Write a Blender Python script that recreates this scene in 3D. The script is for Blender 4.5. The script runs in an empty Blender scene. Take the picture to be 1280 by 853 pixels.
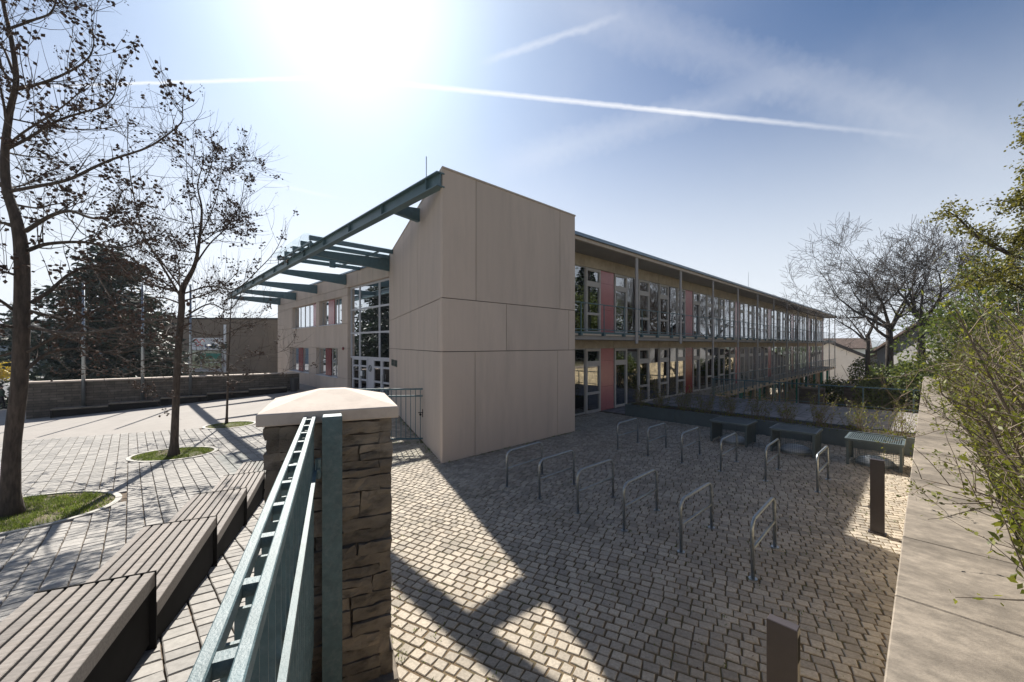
import bpy, math, random
import numpy as np
from mathutils import Vector, Matrix
random.seed(7); rng = np.random.default_rng(7)
scene = bpy.context.scene
COL = scene.collection
R = math.radians

# ---------------------------------------------------------------- frames
AX, AY = -1.64, 9.39                       # corner of the beige block
U = (.7218, .6921); Wd = (-.6921, .7218)   # along the long facade / away from it
F = (-.406, .914); G = (.914, .406)        # along the fence / across it
BANG = math.atan2(U[1], U[0])
def SW(s, w, z=0.0): return (AX + s*U[0] + w*Wd[0], AY + s*U[1] + w*Wd[1], z)
def toSW(x, y): return ((x-AX)*U[0]+(y-AY)*U[1], (x-AX)*Wd[0]+(y-AY)*Wd[1])
def P(px, v, Y):                            # survey: bearing, elevation and distance -> point
    return Vector(((px-640)/498*Y, Y, 2.8-(v-431.5)/498*Y))

# ---------------------------------------------------------------- materials
def _nodes(name):
    m = bpy.data.materials.new(name); m.use_nodes = True
    nt = m.node_tree; b = nt.nodes['Principled BSDF']
    return m, nt, b
def ramp(nt, fac, c0, c1, p0=.3, p1=.7):
    r = nt.nodes.new('ShaderNodeValToRGB')
    r.color_ramp.elements[0].position = p0; r.color_ramp.elements[1].position = p1
    r.color_ramp.elements[0].color = (*c0, 1); r.color_ramp.elements[1].color = (*c1, 1)
    nt.links.new(fac, r.inputs[0]); return r.outputs[0]
def noise(nt, scale, detail=4, vec=None, rough=.6):
    n = nt.nodes.new('ShaderNodeTexNoise'); n.inputs['Scale'].default_value = scale
    n.inputs['Detail'].default_value = detail; n.inputs['Roughness'].default_value = rough
    if vec is not None: nt.links.new(vec, n.inputs['Vector'])
    return n.outputs['Fac']
def coords(nt, which='Object', rot=None, scale=None):
    t = nt.nodes.new('ShaderNodeTexCoord')
    if rot is None and scale is None: return t.outputs[which]
    mp = nt.nodes.new('ShaderNodeMapping')
    if rot is not None: mp.inputs['Rotation'].default_value = rot
    if scale is not None: mp.inputs['Scale'].default_value = scale
    nt.links.new(t.outputs[which], mp.inputs['Vector']); return mp.outputs[0]
def mixc(nt, fac, a, b, mode='MIX'):
    m = nt.nodes.new('ShaderNodeMix'); m.data_type = 'RGBA'; m.blend_type = mode
    for inp, val in ((m.inputs[0], fac), (m.inputs[6], a), (m.inputs[7], b)):
        if hasattr(val, 'is_output'): nt.links.new(val, inp)
        elif isinstance(val, (int, float)): inp.default_value = val
        else: inp.default_value = (*val, 1)
    return m.outputs[2]
def bump(nt, b, h, strength=.3, dist=.02):
    n = nt.nodes.new('ShaderNodeBump'); n.inputs['Strength'].default_value = strength
    n.inputs['Distance'].default_value = dist
    nt.links.new(h, n.inputs['Height']); nt.links.new(n.outputs[0], b.inputs['Normal'])
def sc(c, k): return tuple(max(0, min(1, x*k)) for x in c)
def mat(name, col, rough=.8, var=.18, scale=6., metal=0., bmp=0., bscale=60., island=0., spec=.5, dirt=None, dscale=1.2, damt=.5, vscale=None, dpos=(.48, .68)):
    m, nt, b = _nodes(name)
    vec = coords(nt, scale=vscale)
    c = ramp(nt, noise(nt, scale, 6, vec), sc(col, 1-var), sc(col, 1+var))
    if dirt:
        f = noise(nt, dscale, 8, vec, .7)
        r = ramp(nt, f, (0, 0, 0), (damt,)*3, *dpos)
        c = mixc(nt, r, c, dirt)
    if island:
        g = nt.nodes.new('ShaderNodeNewGeometry')
        f = ramp(nt, g.outputs['Random Per Island'], (1-island,)*3, (1+island*.6, 1+island*.55, 1+island*.45), 0, 1)
        c = mixc(nt, 1.0, c, f, 'MULTIPLY')
    nt.links.new(c, b.inputs['Base Color'])
    b.inputs['Roughness'].default_value = rough; b.inputs['Metallic'].default_value = metal
    b.inputs['Specular IOR Level'].default_value = spec
    if bmp: bump(nt, b, noise(nt, bscale, 5, vec), bmp, .01)
    return m
def leaf_mat(name, c0, c1, trans=.45):
    m, nt, b = _nodes(name)
    g = nt.nodes.new('ShaderNodeNewGeometry')
    c = ramp(nt, g.outputs['Random Per Island'], c0, c1, 0, 1)
    nt.links.new(c, b.inputs['Base Color']); b.inputs['Roughness'].default_value = .55
    t = nt.nodes.new('ShaderNodeBsdfTranslucent'); nt.links.new(c, t.inputs['Color'])
    mx = nt.nodes.new('ShaderNodeMixShader'); mx.inputs[0].default_value = trans
    nt.links.new(b.outputs[0], mx.inputs[1]); nt.links.new(t.outputs[0], mx.inputs[2])
    nt.links.new(mx.outputs[0], nt.nodes['Material Output'].inputs['Surface'])
    return m
def brick_mat(name, c1, c2, mortar, bw, bh, ms=.012, rot=None, off=.5, bmp=.5, rough=.9, which='Object', vary=.35, squash=1.0):
    m, nt, b = _nodes(name)
    v = coords(nt, which, rot)
    dn = nt.nodes.new('ShaderNodeTexNoise'); dn.inputs['Scale'].default_value = 2.5; nt.links.new(v, dn.inputs['Vector'])
    va = nt.nodes.new('ShaderNodeVectorMath'); va.operation = 'MULTIPLY_ADD'
    nt.links.new(dn.outputs['Color'], va.inputs[0]); va.inputs[1].default_value = (.05, .05, .05); nt.links.new(v, va.inputs[2])
    t = nt.nodes.new('ShaderNodeTexBrick'); nt.links.new(va.outputs[0], t.inputs['Vector'])
    t.inputs['Scale'].default_value = 1; t.inputs['Brick Width'].default_value = bw; t.inputs['Row Height'].default_value = bh
    t.inputs['Mortar Size'].default_value = ms; t.inputs['Mortar Smooth'].default_value = .3; t.offset = off
    t.inputs['Color1'].default_value = (*c1, 1); t.inputs['Color2'].default_value = (*c2, 1); t.inputs['Mortar'].default_value = (*mortar, 1)
    n = noise(nt, 3.0, 6, v)
    c = mixc(nt, 1.0, t.outputs['Color'], ramp(nt, n, (1-vary,)*3, (1+vary,)*3), 'MULTIPLY')
    nt.links.new(c, b.inputs['Base Color']); b.inputs['Roughness'].default_value = rough
    inv = nt.nodes.new('ShaderNodeMath'); inv.operation = 'MULTIPLY_ADD'; inv.inputs[1].default_value = -1
    nt.links.new(t.outputs['Fac'], inv.inputs[0]); nt.links.new(noise(nt, 25, 5, v), inv.inputs[2])
    bump(nt, b, inv.outputs[0], bmp, .02)
    return m
def glass_mat(name, tint=(.55, .6, .58), base=.22, k=1.4):
    m, nt, b = _nodes(name); nt.nodes.remove(b)
    tr = nt.nodes.new('ShaderNodeBsdfTransparent'); tr.inputs[0].default_value = (*tint, 1)
    gl = nt.nodes.new('ShaderNodeBsdfGlossy'); gl.inputs['Roughness'].default_value = .01; gl.inputs[0].default_value = (.95, .97, 1, 1)
    fr = nt.nodes.new('ShaderNodeFresnel'); fr.inputs[0].default_value = 1.6
    n = nt.nodes.new('ShaderNodeTexNoise'); n.inputs['Scale'].default_value = .9
    bp = nt.nodes.new('ShaderNodeBump'); bp.inputs['Strength'].default_value = .03; bp.inputs['Distance'].default_value = .05
    nt.links.new(n.outputs['Fac'], bp.inputs['Height']); nt.links.new(bp.outputs[0], gl.inputs['Normal'])
    a = nt.nodes.new('ShaderNodeMath'); a.operation = 'MULTIPLY_ADD'; a.inputs[1].default_value = k; a.inputs[2].default_value = base; a.use_clamp = True
    nt.links.new(fr.outputs[0], a.inputs[0])
    mx = nt.nodes.new('ShaderNodeMixShader'); nt.links.new(a.outputs[0], mx.inputs[0])
    nt.links.new(tr.outputs[0], mx.inputs[1]); nt.links.new(gl.outputs[0], mx.inputs[2])
    nt.links.new(mx.outputs[0], nt.nodes['Material Output'].inputs['Surface'])
    return m
MT = {}
MT['panel'] = mat('beige_concrete_panel', (.535, .44, .367), .85, .07, 1.4, bmp=.16, bscale=90, island=.06, dirt=(.34, .285, .24), dscale=1.5, damt=.38, vscale=(1, 1, .16))
MT['joint'] = mat('dark_joint', (.06, .055, .05), .9)
MT['steel_teal'] = mat('teal_painted_steel', (.075, .135, .15), .42, .15, 5, bmp=.06, bscale=120, dirt=(.12, .14, .14), dscale=6, damt=.3)
MT['steel_fence'] = mat('weathered_teal_fence_paint', (.075, .125, .135), .55, .2, 14, bmp=.25, bscale=160, dirt=(.17, .21, .22), dscale=18, damt=.5)
MT['galv'] = mat('galvanised_steel', (.34, .37, .385), .38, .2, 30, metal=.85, bmp=.05)
MT['col'] = mat('grey_painted_column', (.36, .34, .33), .5, .08)
MT['rail'] = mat('blue_teal_rail_paint', (.06, .12, .14), .45, .12)
MT['lintel'] = mat('yellow_grey_concrete', (.40, .335, .25), .85, .16, 2.5, bmp=.1, dirt=(.25, .2, .14), dscale=1.5)
MT['soffit'] = mat('grey_soffit', (.26, .25, .24), .9, .1, 1.5)
MT['fascia'] = mat('beige_fascia', (.45, .38, .31), .7, .1)
MT['roofmetal'] = mat('blue_grey_roof_metal', (.14, .19, .24), .35, .15, metal=.6)
MT['frame'] = mat('grey_window_frame', (.38, .36, .34), .5, .06)
MT['frame_w'] = mat('pale_door_frame', (.5, .5, .53), .45, .06)
MT['glass'] = glass_mat('window_glass')
MT['glass_e'] = glass_mat('entrance_glass', (.5, .55, .53), .5)
MT['glass_can'] = glass_mat('canopy_glass', (.95, .975, .975), .0, .09)
MT['pink'] = mat('dusty_pink_panel', (.40, .15, .155), .22, .06, spec=.6)
MT['red'] = mat('deep_red_panel', (.21, .022, .03), .2, .06, spec=.6)
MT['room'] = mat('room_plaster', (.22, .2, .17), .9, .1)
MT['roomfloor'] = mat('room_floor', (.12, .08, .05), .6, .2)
MT['curtain'] = mat('pale_curtain', (.5, .47, .4), .9, .1)
MT['cobble'] = mat('granite_sett', (.385, .335, .268), .85, .22, 40, bmp=.4, bscale=70, island=.27, dirt=(.17, .14, .10), dscale=.9, damt=.5)
MT['bed'] = mat('mossy_joint_sand', (.125, .085, .045), .95, .35, 3, dirt=(.055, .07, .02), dscale=1.8, damt=.7, bmp=.4)
MT['paver'] = mat('grey_plaza_paver', (.30, .285, .265), .85, .16, 22, bmp=.3, bscale=80, island=.22)
MT['pbed'] = mat('brown_joint_sand', (.10, .07, .045), .95, .3, 5, bmp=.4)
MT['asphalt'] = mat('pale_bound_gravel', (.29, .265, .24), .9, .1, 2, bmp=.25, bscale=140, dirt=(.26, .235, .21), dscale=.5)
MT['road'] = mat('road_asphalt', (.09, .09, .095), .85, .12, 2, bmp=.2)
MT['conc'] = mat('weathered_concrete', (.235, .198, .155), .9, .32, 16, bmp=.35, bscale=90, dirt=(.095, .078, .06), dscale=1.6, damt=.9, dpos=(.44, .66), vscale=(1, .6, 1))
MT['edge'] = mat('pale_stone_edge', (.4, .38, .34), .8, .12)
MT['capst'] = mat('sandstone_cap', (.50, .42, .35), .85, .1, 4, bmp=.15, dirt=(.33, .26, .21), dscale=5, damt=.4)
MT['stone'] = mat('rough_brown_stone', (.195, .165, .132), .95, .6, 6, bmp=1.0, bscale=30, vscale=(1, 1, 2.2), island=.38, dirt=(.06, .045, .03), dscale=3, damt=.6)
MT['mortar'] = mat('old_mortar', (.13, .105, .08), .95, .25, 6, bmp=.5)
MT['stonewall'] = brick_mat('layered_dark_stone', (.075, .062, .05), (.13, .11, .088), (.04, .034, .028), .5, .13, .012, rot=(R(90), 0, 0), which='Object')
MT['wallface'] = brick_mat('yellow_rubble_stone', (.62, .50, .31), (.42, .34, .22), (.3, .25, .17), .34, .13, .014, rot=(R(90), 0, 0), bmp=.8)
MT['wood'] = mat('weathered_timber', (.21, .185, .165), .75, .3, 7, bmp=.4, bscale=30, island=.18, vscale=(9, 1, 9), dirt=(.16, .13, .105), dscale=3, damt=.5)
MT['dark'] = mat('dark_steel_and_shade', (.014, .013, .0125), .85, .15, spec=.08)  # steel plates; kept near-black to stand in for shade under the bench seats
MT['bollard'] = mat('anthracite_bollard', (.045, .036, .036), .42, .1, 20)
MT['bark'] = mat('grey_brown_bark', (.075, .055, .042), .95, .55, 22, bmp=1.0, bscale=34, vscale=(1, 1, .22), dirt=(.03, .024, .018), dscale=9, damt=.8)
MT['barkdark'] = mat('dark_bark', (.05, .038, .03), .95, .3, 14, bmp=.5)
MT['twig'] = mat('pale_brown_twig', (.17, .13, .09), .85, .3, 10)
MT['pod'] = mat('brown_seed_pod', (.075, .042, .028), .8, .35, 30, island=.4)
MT['needle'] = leaf_mat('dark_needles', (.008, .018, .012), (.03, .05, .028), .15)
MT['leaf'] = leaf_mat('young_green_leaf', (.07, .09, .010), (.24, .24, .03), .5)
MT['leafy'] = leaf_mat('yellow_green_blossom', (.08, .08, .012), (.21, .19, .03), .5)
MT['leafd'] = leaf_mat('hedge_leaf', (.05, .08, .015), (.14, .17, .03), .4)
MT['grass'] = leaf_mat('short_grass', (.065, .11, .013), (.21, .25, .045), .5)
MT['soil'] = mat('dark_soil', (.05, .035, .022), .95, .35, 8, bmp=.6)
MT['planter'] = mat('blue_grey_steel_planter', (.095, .12, .125), .55, .12, 3)
MT['cage'] = mat('dark_teal_cage', (.075, .10, .105), .5, .15)
MT['dome'] = mat('milky_skylight_dome', (.55, .58, .6), .25, .05, spec=.7)
MT['slab'] = brick_mat('grey_terrace_slab', (.20, .19, .185), (.26, .245, .235), (.06, .055, .05), .9, .45, .012, rot=(0, 0, -BANG), bmp=.2)
MT['gravel'] = mat('pale_garden_gravel', (.42, .36, .27), .95, .25, 6, bmp=.5)
MT['earth'] = mat('garden_earth', (.13, .10, .06), .95, .4, 1.5, bmp=.6, dirt=(.07, .10, .025), dscale=.6, damt=.8)
MT['meadow'] = mat('meadow', (.06, .075, .03), .95, .3, .3, dirt=(.13, .11, .06), dscale=.1)
MT['hill'] = mat('wooded_hill', (.05, .07, .05), .95, .3, .02)
MT['white'] = mat('white_render', (.72, .70, .66), .9, .05, 1.5, dirt=(.55, .52, .47), dscale=.8, damt=.3)
MT['greywall'] = mat('grey_render', (.42, .41, .40), .9, .06, 1.5)
MT['tile'] = brick_mat('brown_roof_tile', (.10, .065, .05), (.15, .10, .075), (.04, .03, .025), .25, .3, .02, bmp=.8)
MT['slate'] = mat('dark_roof_edge', (.03, .028, .028), .7, .2)
MT['brown'] = mat('brown_render', (.20, .155, .115), .9, .1, .6, dirt=(.15, .115, .085), dscale=.4)
MT['signw'] = mat('white_sign', (.75, .76, .78), .5, .03)
MT['signr'] = mat('red_sign_paint', (.55, .08, .06), .5, .03)
MT['signb'] = mat('blue_sign_paint', (.03, .10, .32), .5, .03)
MT['signg'] = mat('green_awning', (.02, .22, .16), .6, .05)
MT['letter'] = mat('dark_green_lettering', (.05, .07, .06), .6, .05)
MT['bin'] = mat('black_bin', (.03, .03, .033), .5, .1)
MT['carw'] = mat('white_car_paint', (.6, .61, .62), .25, .03, spec=.7)
MT['tyre'] = mat('rubber', (.02, .02, .02), .8)
MT['skin'] = mat('skin', (.45, .28, .2), .6, .05)
MT['jacket'] = mat('dark_green_jacket', (.02, .045, .03), .85, .2)
MT['trousers'] = mat('black_trousers', (.015, .015, .017), .85, .2)
MT['hair'] = mat('dark_hair', (.03, .02, .015), .6, .2)
MT['yellow'] = leaf_mat('forsythia_flower', (.5, .36, .01), (.65, .48, .02), .3)
MT['blue_house'] = mat('blue_grey_facade', (.25, .30, .36), .9, .08)
MT['pale'] = mat('pale_facade', (.55, .52, .46), .9, .08)

# ---------------------------------------------------------------- mesh builder
class MB:
    def __init__(s): s.v = []; s.f = []
    def add(s, vs, fs):
        n = len(s.v); s.v += [tuple(p) for p in vs]; s.f += [tuple(i+n for i in f) for f in fs]; return s
    def box(s, x0, x1, y0, y1, z0, z1):
        return s.add([(x0,y0,z0),(x1,y0,z0),(x1,y1,z0),(x0,y1,z0),(x0,y0,z1),(x1,y0,z1),(x1,y1,z1),(x0,y1,z1)],
                     [(0,3,2,1),(4,5,6,7),(0,1,5,4),(1,2,6,5),(2,3,7,6),(3,0,4,7)])
    def bbox(s, x0, x1, y0, y1, z0, z1, b=.006):     # box with bevelled top and vertical edges
        vs = []; 
        for z, i in ((z0, 0), (z1-b, 0), (z1, b)):
            for (x, y) in ((x0+i,y0+i),(x1-i,y0+i),(x1-i,y1-i),(x0+i,y1-i)): vs.append((x, y, z))
        fs = [(3,2,1,0),(8,9,10,11)]
        for k in (0, 4):
            for i in range(4): fs.append((k+i, k+(i+1)%4, k+4+(i+1)%4, k+4+i))
        return s.add(vs, fs)
    def prism(s, poly, z0, z1):
        n = len(poly)
        a = sum(poly[i][0]*poly[(i+1)%n][1]-poly[(i+1)%n][0]*poly[i][1] for i in range(n))
        if a < 0: poly = poly[::-1]
        vs = [(x, y, z0) for x, y in poly]+[(x, y, z1) for x, y in poly]
        fs = [tuple(range(n-1, -1, -1)), tuple(range(n, 2*n))]+[(i, (i+1)%n, n+(i+1)%n, n+i) for i in range(n)]
        return s.add(vs, fs)
    def oprism(s, poly, o, ex, ey, ez, d):            # polygon in plane (ex,ey) extruded along ez by d
        o, ex, ey, ez = map(Vector, (o, ex, ey, ez)); n = len(poly)
        vs = [o+ex*a+ey*b for a, b in poly]+[o+ex*a+ey*b+ez*d for a, b in poly]
        fs = [tuple(range(n-1, -1, -1)), tuple(range(n, 2*n))]+[(i, (i+1)%n, n+(i+1)%n, n+i) for i in range(n)]
        return s.add(vs, fs)
    def bar(s, p, q, w, h, up=(0, 0, 1)):             # rectangular bar from p to q
        p, q = Vector(p), Vector(q); d = (q-p).normalized(); up = Vector(up)
        if abs(d.dot(up)) > .99: up = Vector((U[0], U[1], 0))
        x = d.cross(up).normalized(); y = x.cross(d)
        vs = [e+x*a*w/2+y*b*h/2 for e in (p, q) for a, b in ((-1,-1),(1,-1),(1,1),(-1,1))]
        return s.add(vs, [(0,1,2,3),(7,6,5,4),(0,4,5,1),(1,5,6,2),(2,6,7,3),(3,7,4,0)])
    def tube(s, pts, rs, n=6, cap=True):
        pts = [Vector(p) for p in pts]
        if not hasattr(rs, '__len__'): rs = [rs]*len(pts)
        prev = None; vs = []; fs = []
        for i, p in enumerate(pts):
            d = (pts[min(i+1, len(pts)-1)]-pts[max(i-1, 0)])
            d = d.normalized() if d.length > 1e-9 else Vector((0, 0, 1))
            if prev is None:
                a = Vector((1, 0, 0)) if abs(d.x) < .8 else Vector((0, 1, 0)); x = d.cross(a).normalized()
            else:
                x = prev-d*prev.dot(d); x = x.normalized() if x.length > 1e-6 else d.orthogonal().normalized()
            prev = x; y = d.cross(x)
            for k in range(n):
                t = 2*math.pi*k/n; vs.append(p+(x*math.cos(t)+y*math.sin(t))*rs[i])
        for i in range(len(pts)-1):
            for k in range(n): fs.append((i*n+k, i*n+(k+1)%n, (i+1)*n+(k+1)%n, (i+1)*n+k))
        if cap: fs.append(tuple(range(n-1, -1, -1))); m = (len(pts)-1)*n; fs.append(tuple(range(m, m+n)))
        return s.add(vs, fs)
    def dome(s, c, rx, ry, h, n=20, m=6):
        vs = []; fs = []
        for j in range(m):
            t = j/m*math.pi/2
            for i in range(n): a = 2*math.pi*i/n; vs.append((c[0]+rx*math.cos(t)*math.cos(a), c[1]+ry*math.cos(t)*math.sin(a), c[2]+h*math.sin(t)))
        vs.append((c[0], c[1], c[2]+h))
        for j in range(m-1):
            for i in range(n): fs.append((j*n+i, j*n+(i+1)%n, (j+1)*n+(i+1)%n, (j+1)*n+i))
        for i in range(n): fs.append(((m-1)*n+i, (m-1)*n+(i+1)%n, m*n))
        return s.add(vs, fs)
    def ell(s, c, rx, ry, rz, n=8, m=5):
        vs = []; fs = []
        for j in range(m+1):
            t = -math.pi/2+math.pi*j/m
            for i in range(n): a = 2*math.pi*i/n; vs.append((c[0]+rx*math.cos(t)*math.cos(a), c[1]+ry*math.cos(t)*math.sin(a), c[2]+rz*math.sin(t)))
        for j in range(m):
            for i in range(n): fs.append((j*n+i, j*n+(i+1)%n, (j+1)*n+(i+1)%n, (j+1)*n+i))
        return s.add(vs, fs)
    def build(s, name, m, parent=None, smooth=False):
        me = bpy.data.meshes.new(name); me.from_pydata(s.v, [], s.f); me.update()
        me.materials.append(MT[m] if isinstance(m, str) else m)
        if smooth: me.polygons.foreach_set('use_smooth', [True]*len(me.polygons))
        o = bpy.data.objects.new(name, me); COL.objects.link(o)
        if parent: o.parent = parent
        return o
def npbuild(name, V, Fq, m, parent=None):
    me = bpy.data.meshes.new(name)
    me.from_pydata(V.reshape(-1, 3).tolist(), [], Fq.tolist()); me.update(); me.materials.append(MT[m])
    o = bpy.data.objects.new(name, me); COL.objects.link(o)
    if parent: o.parent = parent
    return o
def tag(o, label, cat, group=None, kind=None):
    o['label'] = label; o['category'] = cat
    if group: o['group'] = group
    if kind: o['kind'] = kind
    return o
def struct(o): o['kind'] = 'structure'; return o
def thing(name, label, cat, loc=(0, 0, 0), rz=0., group=None):
    o = bpy.data.objects.new(name, None); COL.objects.link(o); o.location = loc; o.rotation_euler = (0, 0, rz)
    o.empty_display_size = .2
    return tag(o, label, cat, group)
def kids(o): return [c for c in bpy.data.objects if c.parent == o]
def dup(o, parent=None):
    c = o.copy(); COL.objects.link(c); c.parent = parent
    for k in kids(o): dup(k, c)
    return c

# ---------------------------------------------------------------- ground heights of the sloping plaza
CP = [(-2.54,2.84,.64),(-3.19,4.3,.42),(-3.84,5.76,.2),(-4.49,7.23,0),(-5.14,8.69,-.08),(-1.5,.5,.95),(-5,.5,.8),(-5.5,3.5,.35),
      (-8.24,6.53,0),(-9.2,10.8,-.2),(-10.9,15.2,-.2),(-13.4,25.1,0),(-22.7,18.6,-.66),(-4.6,11.3,-.02),(-5.78,18.7,-.02),(-19.3,32.8,0),
      (-30.4,23.5,-1.0),(-45,30,-1.3),(-16,11,-.35),(-10,20,-.12),(-12,3,.1),(-16,-2,.2),(-3,10.5,0),(-25,10,-.6),(-1.9,4.2,.4),(-2.9,6.4,.12)]
_c = np.array(CP)
def _phi(r2): return np.where(r2 > 1e-12, .5*r2*np.log(np.maximum(r2, 1e-12)), 0)
def _solve():
    n = len(_c); d = ((_c[:, None, :2]-_c[None, :, :2])**2).sum(-1)
    K = _phi(d)+np.eye(n)*.8; Pm = np.c_[np.ones(n), _c[:, :2]]
    Mx = np.block([[K, Pm], [Pm.T, np.zeros((3, 3))]])
    return np.linalg.solve(Mx, np.r_[_c[:, 2], 0, 0, 0])
_w = _solve()
def H(x, y):
    x = np.asarray(x, float); y = np.asarray(y, float); sh = x.shape; x = x.ravel(); y = y.ravel()
    d = (x[:, None]-_c[None, :, 0])**2+(y[:, None]-_c[None, :, 1])**2
    z = _phi(d)@_w[:-3]+_w[-3]+_w[-2]*x+_w[-1]*y
    return z.reshape(sh)
def h1(x, y): return float(H(np.array([x]), np.array([y]))[0])
def Lx(y): return -.50+(y-.65)*(F[0]/F[1]) - .12            # boundary plaza / court, under the fence
def edgeY(x): return np.clip(14.5+(x+11.4)*.24+np.where(x > -11, (x+11)*.8, 0), 9, 17.5)   # plaza paving / pale path

def sheet(name, fx, nu, nv, m):
    uu, vv = np.meshgrid(np.linspace(0, 1, nu), np.linspace(0, 1, nv), indexing='ij')
    X, Y, Z = fx(uu, vv); V = np.stack([X, Y, Z], -1)
    i, j = np.meshgrid(np.arange(nu-1), np.arange(nv-1), indexing='ij'); a = (i*nv+j).ravel()
    return npbuild(name, V, np.stack([a, a+nv, a+nv+1, a+1], -1), m)
def quad(name, pts, m):
    o = MB().add(pts, [tuple(range(len(pts)))]).build(name, m); return struct(o)

def plaza_f(u_, v_):
    x = -30+u_*29.3
    y = -3+v_*(edgeY(x)+3); x2 = np.minimum(x, Lx(y)); return x2, y, H(x2, y)-.02
struct(sheet('plaza_bed', plaza_f, 90, 90, 'pbed'))
def path_f(u_, v_):
    x = -48+u_*43.3; y0 = edgeY(x); y = y0+v_*(36-y0); x = np.where((x > -5.3) & (y < 12), Lx(y), x); return x, y, H(x, y)-.012
struct(sheet('path', path_f, 90, 60, 'asphalt'))

# ---- setts and pavers as real stones
def stones(name, m, org, ang, a_rng, b_rng, pitch, lmin, lmax, gap, inside, zf, top, bev, jit, wob=0.):
    ca, sa = math.cos(ang), math.sin(ang); Cs = []
    b = b_rng[0]
    while b < b_rng[1]:
        n = int((a_rng[1]-a_rng[0])/lmin)+3
        L = rng.uniform(lmin, lmax, n); e = a_rng[0]+rng.uniform(0, lmax)+np.r_[0, np.cumsum(L)[:-1]]
        Cs.append(np.c_[e+L/2, np.full(n, b), L/2-gap/2]); b += pitch
    C = np.concatenate(Cs); C[:, 1] += wob*np.sin(C[:, 0]*.9+C[:, 1]*.35)
    X = org[0]+C[:, 0]*ca-C[:, 1]*sa; Y = org[1]+C[:, 0]*sa+C[:, 1]*ca
    k = inside(X, Y); C = C[k]; X = X[k]; Y = Y[k]; n = len(C)
    hb = (pitch-gap)/2; cx = np.array([-1, 1, 1, -1]); cy = np.array([-1, -1, 1, 1])
    rot = rng.normal(0, jit*.8, n); J = rng.normal(0, jit*.08, (n, 4, 2)); V = np.zeros((n, 12, 3)); tilt = rng.normal(0, .014, (n, 2)); dz = rng.normal(0, .0014, n)
    for r_, (ins, zz) in enumerate(((0, -.05), (0, top-bev), (bev, top))):
        la = cx*(C[:, 2:3]-ins)+J[:, :, 0]; lb = cy*(hb-ins)+J[:, :, 1]
        a2 = la*np.cos(rot)[:, None]-lb*np.sin(rot)[:, None]; b2 = la*np.sin(rot)[:, None]+lb*np.cos(rot)[:, None]
        vx = X[:, None]+a2*ca-b2*sa; vy = Y[:, None]+a2*sa+b2*ca
        V[:, r_*4:r_*4+4, 0] = vx; V[:, r_*4:r_*4+4, 1] = vy
        V[:, r_*4:r_*4+4, 2] = zf(vx, vy)+zz+(dz[:, None]+tilt[:, :1]*la+tilt[:, 1:]*lb if r_ else 0)
    fb = [(8, 9, 10, 11)]+[(k_+i, k_+(i+1) % 4, k_+4+(i+1) % 4, k_+4+i) for k_ in (0, 4) for i in range(4)]
    Fq = (np.array(fb)[None]+12*np.arange(n)[:, None, None]).reshape(-1, 4)
    return struct(npbuild(name, V, Fq, m))
GR = [(-8.35, 6.6, 1.32, 1.2), (-9.3, 10.95, .98, .72), (-10.55, 14.9, .8, .62)]     # grass circles
def in_grass(x, y, k=1.0):
    r = np.zeros(np.shape(x), bool)
    for cx, cy, a, b in GR: r |= ((x-cx)/(a*k))**2+((y-cy)/(b*k))**2 < 1
    return r
def in_plaza(x, y):
    g = np.zeros(np.shape(x), bool)
    for cx, cy, a, b in GR: g |= ((x-cx)/(a+.12))**2+((y-cy)/(b+.12))**2 < 1
    return (x < Lx(y)-.02) & (y < edgeY(x)-.06) & (y > 0) & (x > -21) & ~g
stones('plaza_paving', 'paver', (0, 0), math.atan2(Wd[1], Wd[0]), (0, 26), (-14, 14), .205, .13, .2, .013, in_plaza, H, .006, .006, .02)
def in_court(x, y):
    s, w = toSW(x, y)
    box = (w > 0.04) & (s > .36*w+.03) & (s < 5.07)
    return (x > Lx(y)+.0) & (w > -7.8) & (w < 1.66) & (s < 8.9) & ~box & (s > -9) | ((w >= 1.66) & (s < .36*w-.02) & (x > Lx(y)) & (y < 19.5) & (x > -6.5))
CA = math.atan2(.47, -.883)
stones('court_paving', 'cobble', (0, 3), CA, (-17, 17), (-24, 11),  .113, .11, .16, .0150, in_court, lambda x, y: 0*x, .004, .006, .04, .03)
pts = [(Lx(y), y) for y in (-3, 2, 5, 8, 11.3)]+[(-6.2, 13), (-7.6, 17.5), (-8.6, 20.5), (-5, 22)]
cp = [SW(9.2, 2.5), SW(9.2, -7.76), SW(-9, -7.76)]
struct(MB().add([(x, y, -.005) for x, y in pts]+[(p[0], p[1], -.005) for p in cp], [tuple(range(len(pts)+3))[::-1]]).build('court_bed', 'bed'))

quad('terrace_paving', [SW(9.15, -7.76, .0), SW(17.95, -7.76, .0), SW(17.95, 1.7, .0), SW(9.15, 1.7, .0)], 'slab')
def sunk(u_, v_):
    s = 17.9+u_*52; w = -7.8+v_*22
    p = (AX+s*U[0]+w*Wd[0], AY+s*U[1]+w*Wd[1]); return p[0], p[1], -2.9-np.clip((s-18)/44, 0, 1)*1.3
struct(sheet('sunken_court', sunk, 40, 10, 'gravel'))
def gard(u_, v_):
    s = -14+u_*64; w = -8.40-v_*30
    x = AX+s*U[0]+w*Wd[0]; y = AY+s*U[1]+w*Wd[1]
    return x, y, .96+.25*np.sin(s*.4)*v_+v_*1.0-np.clip((s-30)/20, 0, 1)*2.5
struct(sheet('garden_ground', gard, 60, 20, 'earth'))
N = 1800
quad('ground', [(-N, -N, -4.5), (N, -N, -4.5), (N, N, -4.5), (-N, N, -4.5)], 'meadow')
quad('street_ground', [(-140, 14, -1.55), (-44, 14, -1.45), (-22, 30, -.75), (-16, 38, -.3), (-6, 70, -.3), (-40, 160, -.6), (-140, 160, -1)], 'meadow')
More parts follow.
